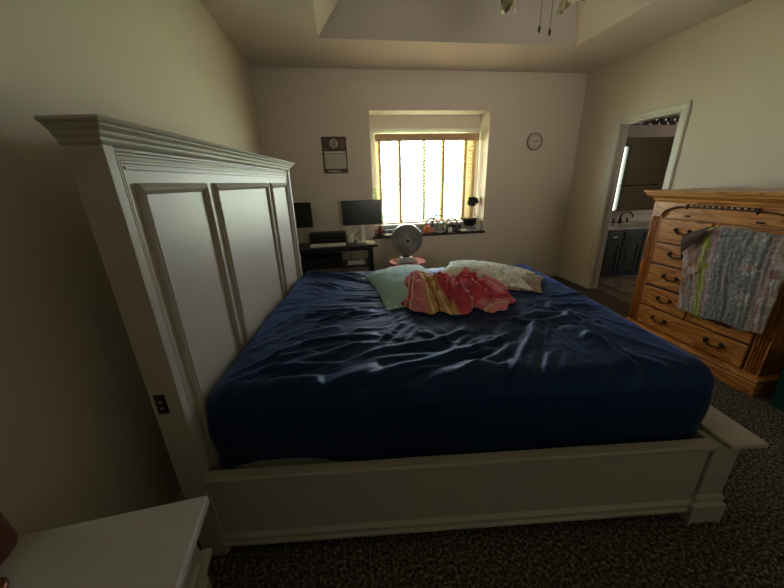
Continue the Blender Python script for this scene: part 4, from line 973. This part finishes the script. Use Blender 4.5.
# wire bicycle ornament
bi = thing('bicycle_ornament', 'grey wire bicycle ornament on the window sill', 'ornament', (2.30, D + .15, SZ)); o = (2.30, D + .15, SZ); yb = D + .15
WIRE = mat('grey_wire', (.16, .16, .15), .35, .7)
def wheel(x, r_, n):
    z = SZ + r_ + .003; m = MB(o); m.tube([(x + r_ * math.cos(2 * math.pi * k / 40), yb, z + r_ * math.sin(2 * math.pi * k / 40)) for k in range(40)], .008, 8, closed=True)
    m.tube([(x + r_ * .9 * math.cos(2 * math.pi * k / 40), yb, z + r_ * .9 * math.sin(2 * math.pi * k / 40)) for k in range(40)], .003, 5, closed=True)
    w_ = m.build('wheel', WIRE, bi, smooth=True); m = MB(o)
    for k in range(n): a = 2 * math.pi * k / n; m.tube([(x, yb, z), (x + r_ * math.cos(a), yb, z + r_ * math.sin(a))], .0026, 5)
    m.lathe([(.006, -.01), (.006, .01)], (x, yb, z), 10, Matrix.Rotation(R(90), 4, 'X')); m.build('spokes', WIRE, w_); return z
za = wheel(2.158, .095, 34); zb_ = wheel(2.462, .088, 22)
m = MB(o); m.tube([(2.158, yb, za), (2.205, yb, 1.0), (2.232, yb, 1.065), (2.245, yb, 1.10)], .009); m.tube([(2.214, yb, 1.01), (2.33, yb, .985), (2.40, yb, .94), (2.462, yb, zb_)], .0085)
m.tube([(2.214, yb, 1.01), (2.26, yb, .93), (2.32, yb, .835), (2.462, yb, zb_)], .0085); m.tube([(2.32, yb, .835), (2.35, yb, .975), (2.355, yb, 1.01)], .0035); m.build('frame', WIRE, bi, smooth=True)
MB(o).tube([(2.285, yb - .045, 1.085), (2.262, yb - .04, 1.105), (2.245, yb, 1.10), (2.262, yb + .04, 1.105), (2.285, yb + .045, 1.085)], .004).build('handlebar', WIRE, bi, smooth=True)
MB(o).lathe([(.004, 0), (.026, .006), (.028, .014), (.004, .018)], (2.36, yb, 1.008), 14, Matrix.Diagonal((1, .6, 1, 1))).build('saddle', BLACK, bi, smooth=True)
MB(o).lathe([(.018, -.003), (.018, .003)], (2.32, yb, .835), 14, Matrix.Rotation(R(90), 4, 'X')).tube([(2.32, yb - .012, .835), (2.342, yb - .012, .812)], .003).build('pedal_crank', WIRE, bi)
# orange crystal cluster
rnd = random.Random(5)
cr = thing('crystal_cluster', 'orange and cream crystal cluster in front of the bicycle ornament', 'ornament', (2.075, D + .065, SZ)); o = (2.075, D + .065, SZ)
ORG = mat('orange_crystal', (.72, .24, .10), .35, var=(18, .4)); CRM = mat('cream_crystal', (.72, .60, .42), .4)
for nm, mm_, cnt in (('orange_crystals', ORG, 16), ('cream_crystals', CRM, 9)):
    m = MB(o)
    for k in range(cnt):
        x = 2.075 + rnd.uniform(-.058, .058); h_ = (.125 if nm[0] == 'o' else .06) * (1 - abs(x - 2.075) / .085) + .015; y = D + .065 + rnd.uniform(-.03, .03); w_ = rnd.uniform(.012, .02)
        M = Matrix.Translation((x, y, SZ)) @ Matrix.Rotation(rnd.uniform(-.3, .3), 4, 'Y') @ Matrix.Rotation(rnd.uniform(0, 3), 4, 'Z')
        m.lathe([(w_, .004), (w_ * 1.1, h_ * .65), (w_ * .2, h_)], (0, 0, 0), 5, M)
    m.build(nm, mm_, cr)
gl = MB(); gl.lathe([(.026, 0), (.030, .003), (.033, .165), (.031, .165), (.028, .008), (.001, .008)], (2.322, D + .07, SZ), 24, cap=False)
tag(gl.build('drinking_glass', GLASS, smooth=True), 'tall clear drinking glass on the sill before the bicycle', 'glass')
tag(MB().lathe([(.022, 0), (.027, .004), (.029, .055), (.027, .058), (.025, .054), (.022, .01), (.001, .008)], (2.405, D + .055, SZ), 22, cap=False).build('egg_cup', WHITE, smooth=True), 'small white cup to the right of the clear glass', 'cup')
tag(MB().box(2.565, 2.82, D + .01, D + .195, SZ, SZ + .012, .004).build('serving_tray', mat('pale_tray', (.62, .61, .58), .3)), 'flat pale tray along the front of the sill', 'tray')
bxs = MB(); bxs.box(2.385, 2.62, D + .19, D + .25, SZ, SZ + .075, .004); tag(bxs.build('dark_case', mat('dark_case', (.03, .03, .035), .5)), 'low dark case standing behind the bicycle wheels', 'case')
tag(MB().box(2.39, 2.60, D + .195, D + .245, SZ + .0755, SZ + .098, .003).build('wooden_block', mat('tan_block', (.42, .30, .17), .6)), 'thin tan block lying on the dark case', 'block')
# black pot on a little stand
pt = thing('black_pot', 'small black two handled pot on legs at the right end of the sill', 'pot', (2.745, D + .165, SZ)); o = (2.745, D + .165, SZ)
MB(o).lathe([(.045, .05), (.075, .065), (.092, .10), (.098, .145), (.104, .148), (.104, .154), (.094, .152), (.088, .105), (.07, .075), (.001, .06)], (2.745, D + .165, SZ), 28, cap=False).build('bowl', BLACK, pt, smooth=True)
for k in range(4): a = R(45 + 90 * k); MB(o).tube([(2.745 + .06 * math.cos(a), D + .165 + .06 * math.sin(a), SZ + .07), (2.745 + .088 * math.cos(a), D + .165 + .088 * math.sin(a), SZ + .004)], .005).build('leg', BLACK, pt)
MB(o).tube([(2.648, D + .165, SZ + .145), (2.60, D + .16, SZ + .165), (2.565, D + .155, SZ + .195)], [.006, .007, .012]).build('handle', BLACK, pt, smooth=True)
MB(o).tube([(2.842, D + .13, SZ + .145), (2.862, D + .14, SZ + .152), (2.862, D + .18, SZ + .152), (2.842, D + .20, SZ + .145)], .006).build('handle', BLACK, pt, smooth=True)
MB(o).tube([(2.66, D + .105, SZ + .158), (2.83, D + .21, SZ + .160)], .005).tube([(2.64, D + .17, SZ + .16), (2.82, D + .13, SZ + .163)], .004).build('utensils', CHROME, pt)
jr = tag(MB().lathe([(.024, 0), (.030, .006), (.030, .085), (.024, .10), (.024, .112), (.001, .114)], (2.835, D + .055, SZ + .0), 20).build('cream_jar', mat('cream_glaze', (.66, .62, .5), .3), smooth=True), 'small cream jar at the right corner of the sill', 'jar')
pt.location = (2.715, D + .105, SZ + .0125)
# dark flower ball on a stem in a glass vase
fl = thing('dried_flower', 'round black dried flower on a thin stem rising behind the pot', 'flower', (2.845, D + .17, SZ)); o = (2.845, D + .17, SZ)
m = MB(o); cc = Vector((2.765, D + .15, 1.175)); rr_ = random.Random(9)
for k in range(210):
    d = Vector((rr_.gauss(0, 1), rr_.gauss(0, 1), rr_.gauss(0, 1))).normalized(); e = d.cross(Vector((rr_.gauss(0, 1), rr_.gauss(0, 1), 1))).normalized(); f2 = d.cross(e)
    q = Vector((d.x * .078, d.y * .04, d.z * .056)) * rr_.uniform(.72, 1.08); s_ = .017
    m.add([cc + q - e * s_, cc + q + d * s_ * .6 - f2 * s_ * .8, cc + q + e * s_ + d * .006, cc + q + d * s_ * .8 + f2 * s_ * .8], [(0, 1, 2, 3)])
m.lathe([(.002, -.042), (.05, -.02), (.058, 0), (.045, .025), (.002, .042)], tuple(cc), 14, Matrix.Diagonal((1, .55, 1, 1)))
m.build('flower_head', mat('black_petal', (.02, .016, .018), .8), fl, fix=False)
MB(o).tube([(2.845, D + .17, SZ + .01), (2.838, D + .168, .95), (2.80, D + .16, 1.05), (2.765, D + .15, 1.15)], .004).build('stem', mat('dry_stem', (.12, .09, .05), .8), fl)
MB(o).lathe([(.022, 0), (.024, .004), (.018, .08), (.012, .13), (.014, .15), (.012, .15), (.010, .13), (.016, .08), (.001, .006)], (2.845, D + .17, SZ), 18, cap=False).build('bud_vase', GLASS, fl, smooth=True)
# left end of the sill
cn = thing('drink_can', 'dark red can at the left end of the sill beside the monitor', 'can', (1.398, D + .075, SZ)); o = (1.398, D + .075, SZ)
MB(o).lathe([(.024, 0), (.032, .008), (.033, .012), (.033, .112), (.027, .124), (.027, .127), (.001, .125)], (1.398, D + .075, SZ), 24).build('body', mat('dark_red_can', (.24, .03, .035), .3, .4), cn, smooth=True, auto=40)
MB(o).lathe([(.0275, .125), (.0275, .129), (.024, .128), (.001, .126)], (1.398, D + .075, SZ), 24).build('lid', CHROME, cn)
tag(MB().box(1.44, 1.70, D + .03, D + .16, SZ, SZ + .006, .001).build('letter_pile', PAPER), 'white letters lying flat at the left of the sill', 'paper')
tag(MB().box(1.47, 1.66, D + .175, D + .27, SZ, SZ + .05, .006).build('slate_tin', mat('slate_tin', (.16, .18, .21), .4)), 'slate grey tin standing behind the white letters', 'tin')
tag(MB().tube([(1.355, D + .03, SZ + .008), (1.40, D + .02, SZ + .012), (1.455, D + .035, SZ + .010)], [.006, .010, .005], 8).build('pocket_knife', BLACK, smooth=True), 'small black object in front of the dark red can', 'knife')
# potted vine
pv = thing('potted_vine', 'green trailing vine in a small pot half hidden by the monitor', 'plant', (1.345, D + .23, SZ)); o = (1.345, D + .23, SZ)
MB(o).lathe([(.024, 0), (.032, .06), (.034, .066), (.030, .066), (.027, .055), (.001, .054)], (1.345, D + .235, SZ), 20, cap=False).build('pot', mat('clay_pot', (.40, .20, .12), .7), pv, smooth=True)
MB(o).tube([(1.345, D + .235, SZ + .05), (1.37, D + .19, .98), (1.42, D + .17, 1.10), (1.40, D + .18, 1.22), (1.355, D + .19, 1.36)], .0025).tube([(1.345, D + .235, SZ + .05), (1.40, D + .17, .93), (1.45, D + .15, 1.02)], .0025).build('stem', mat('green_stem', (.12, .22, .05), .6), pv)
m = MB(o); rr_ = random.Random(21)
for (x, y, z) in ((1.452, .15, 1.05), (1.455, .14, 1.02), (1.435, .16, .99), (1.42, .165, 1.10), (1.41, .17, 1.15), (1.44, .15, 1.075), (1.395, .175, 1.23), (1.37, .19, 1.30), (1.38, .185, 1.26), (1.36, .19, 1.36), (1.39, .17, .93), (1.36, .19, .96), (1.42, .16, .94), (1.345, .19, 1.40)):
    for q in range(2):
        a = rr_.uniform(-1, 1); c_ = Vector((x, D + y, z)); d = Vector((math.sin(a) * .5 - .1, -.2, -1 + rr_.random() * .6)).normalized() * .036; e = Vector((math.cos(a), -.3, math.sin(a))).normalized() * .014
        m.add([c_, c_ + d * .35 + e, c_ + d * .7 + e * .7, c_ + d, c_ + d * .7 - e * .7, c_ + d * .35 - e], [(0, 1, 2, 3, 4, 5)])
LEAF, t, b = new_mat('bright_vine_leaf'); b.inputs['Base Color'].default_value = (.22, .46, .05, 1); b.inputs['Roughness'].default_value = .5
tl = t.nodes.new('ShaderNodeBsdfTranslucent'); tl.inputs[0].default_value = (.35, .65, .06, 1); ms = t.nodes.new('ShaderNodeMixShader'); ms.inputs[0].default_value = .45
t.links.new(b.outputs[0], ms.inputs[1]); t.links.new(tl.outputs[0], ms.inputs[2]); t.links.new(ms.outputs[0], t.nodes['Material Output'].inputs[0])
m.build('leaves', LEAF, pv, fix=False)

# ================================================================== nightstand and copper lamp in the near left corner
ns = thing('nightstand', 'white painted nightstand in the near left corner beside the headboard', 'nightstand', (.266, .323, 0), .075); o = (.25, .34, 0)
m = MB(o); m.box(.018, .478, -.01, .690, .672, .700, .004, 3); m.build('top', NSP, ns)
MB(o).box(.03, .425, .012, .668, .06, .672, .002).build('body', NSP, ns)
m = MB(o); m.box(.03, .452, -.002, .682, .495, .515, .003); m.build('waist_moulding', NSP, ns)
for za, zb2 in ((.525, .662), (.305, .485), (.085, .290)):
    d_ = MB(o).box(.425, .443, .035, .645, za, zb2, .004).build('drawer', NSP, ns)
    mm = MB(o); mm.frame([(0, 0), (.004, .006), (.012, .006), (.018, 0)], .05, .63, za + .012, zb2 - .012, .443); mm.build('drawer_moulding', NSP, d_)
    MB(o).lathe([(.007, 0), (.007, .012), (.015, .016), (.015, .024), (.002, .028)], (.443, .34, (za + zb2) / 2), 16, Matrix.Rotation(R(90), 4, 'Y')).build('knob', BRONZE, d_, smooth=True)
MB(o).box(.025, .46, .004, .676, .0, .06, .004).build('plinth', NSP, ns)
lp_ = thing('table_lamp', 'small copper shaded lamp at the back corner of the nightstand', 'lamp', (.100, .525, .7)); o = (.100, .525, .7)
MB(o).lathe([(.072, .795), (.074, .797), (.064, .99), (.062, .99), (.0715, .797)], (.100, .525, 0), 40, cap=False).build('lamp_shade', COPPER, lp_, smooth=True)
MB(o).lathe([(.008, .715), (.012, .74), (.009, .80), (.012, .86), (.006, .93)], (.100, .525, 0), 16).build('stem', mat('pale_lamp_stem', (.55, .42, .32), .4), lp_, smooth=True)
MB(o).lathe([(.034, .7005), (.035, .706), (.030, .712), (.010, .718)], (.100, .525, 0), 28).build('base', COPPER, lp_, smooth=True)
MB(o).tube([(.100, .525, .97), (.100 + .062, .525, .97)], .002).tube([(.100, .525, .97), (.100 - .031, .525 + .053, .97)], .002).tube([(.100, .525, .97), (.100 - .031, .525 - .053, .97)], .002).tube([(.100, .525, .92), (.100, .525, .97)], .004).build('shade_ring', COPPER, lp_)
rm = tag(MB().box(.012, .045, .885, .955, 1.6605, 1.672, .003).build('remote_control', BLACK), 'tiny black remote lying on top of the headboard crown', 'remote control')
rm.location = BO; rm.rotation_euler = (0, 0, BA)

# ================================================================== ceiling fan with light kit
CF = (2.155, 2.12); cfz = H + TH
cf = thing('ceiling_fan', 'ceiling fan with marbled glass shades and two pull chains', 'ceiling fan', (CF[0], CF[1], cfz)); o = (CF[0], CF[1], cfz)
c0 = (CF[0], CF[1], 0)
MB(o).lathe([(.075, cfz - .001), (.07, cfz - .04), (.02, cfz - .06), (.014, cfz - .065), (.014, 2.92)], c0, 28).build('canopy_rod', BRONZE, cf, smooth=True, auto=40)
MB(o).lathe([(.02, 2.925), (.09, 2.905), (.12, 2.87), (.12, 2.80), (.09, 2.775), (.055, 2.765), (.055, 2.70), (.075, 2.69), (.075, 2.65), (.03, 2.625), (.012, 2.60)], c0, 36).build('motor_housing', BRONZE, cf, smooth=True, auto=40)
WB = wood('walnut_fan_blade', (.05, .025, .012), (.12, .06, .03), (.17, .09, .045), 'X')
for k in range(5):
    M = Matrix.Translation((CF[0], CF[1], 2.79)) @ Matrix.Rotation(R(18 + 72 * k), 4, 'Z') @ Matrix.Rotation(R(11), 4, 'X')
    m = MB(o); pts = [(.17, -.045), (.62, -.068), (.66, -.05), (.67, 0), (.66, .05), (.62, .068), (.17, .045)]; n = len(pts)
    m.add([M @ Vector((x, y, z)) for z in (-.004, .004) for x, y in pts], [tuple(range(n))[::-1], tuple(range(n, 2 * n))] + [(i, (i + 1) % n, n + (i + 1) % n, n + i) for i in range(n)])
    bl_ = m.build('fan_blade', WB, cf); MB(o).box(.10, .24, -.018, .018, -.012, -.005, .002, M=M).build('blade_iron', BRONZE, bl_)
def _marble(t, b, co):
    n = t.nodes.new('ShaderNodeTexNoise'); n.inputs['Scale'].default_value = 22; n.inputs['Detail'].default_value = 4; t.links.new(co.outputs['Object'], n.inputs['Vector'])
    t.links.new(ramp(t, n.outputs[0], [(.4, (.28, .20, .11)), (.52, (.62, .55, .38)), (.65, (.74, .70, .56))]), b.inputs['Base Color']); b.inputs['Roughness'].default_value = .3
MARB = fabric('amber_marbled_glass', _marble)
for ang in (152, 24, 270):
    a = R(ang); dx, dy = math.cos(a), math.sin(a)
    ar = MB(o).tube([(CF[0] + dx * .06, CF[1] + dy * .06, 2.67), (CF[0] + dx * .11, CF[1] + dy * .11, 2.665), (CF[0] + dx * .15, CF[1] + dy * .15, 2.63), (CF[0] + dx * .17, CF[1] + dy * .17, 2.59)], .008).build('light_arm', BRONZE, cf, smooth=True)
    M = Matrix.Translation((CF[0] + dx * .17, CF[1] + dy * .17, 2.585)) @ Matrix.Rotation(a, 4, 'Z') @ Matrix.Rotation(R(-30), 4, 'Y') @ Matrix.Rotation(R(180), 4, 'X')
    m = MB(o); prof = [(.022, .0), (.030, .015), (.040, .05), (.048, .085), (.062, .115), (.078, .132)]; NS = 48
    def shp(i, j):
        r_, z_ = prof[j]; q = 2 * math.pi * i / NS; f4 = 1 + .22 * (j / 5) ** 2 * math.cos(4 * q); return M @ Vector((r_ * f4 * math.cos(q), r_ * f4 * math.sin(q), z_ + .018 * (j / 5) ** 2 * math.cos(4 * q)))
    m.grid(shp, NS, len(prof), closed_u=True); gs = m.build('glass_shade', MARB, ar, smooth=True, fix=False); s = gs.modifiers.new('t', 'SOLIDIFY'); s.thickness = .003
    MB(o).lathe([(.024, -.01), (.026, .0), (.024, .02)], (0, 0, 0), 18, M).build('shade_fitter', BRONZE, ar)
for x, y, zb3, nm in ((2.172, 2.20, 2.358, 'pull_chain'), (2.242, 2.20, 2.345, 'pull_chain')):
    m = MB(o); m.tube([(CF[0] + (x - CF[0]) * .5, CF[1] + .04, 2.66), (x, y, 2.60), (x, y, zb3)], .0014, 5)
    ch = m.build(nm, BRASS, cf); MB(o).lathe([(.002, .0), (.007, -.012), (.008, -.03), (.003, -.042)], (x, y, zb3), 12).build('chain_pull', mat('dark_wood_pull', (.04, .018, .01), .4), ch, smooth=True)
bpy.context.view_layer.update()
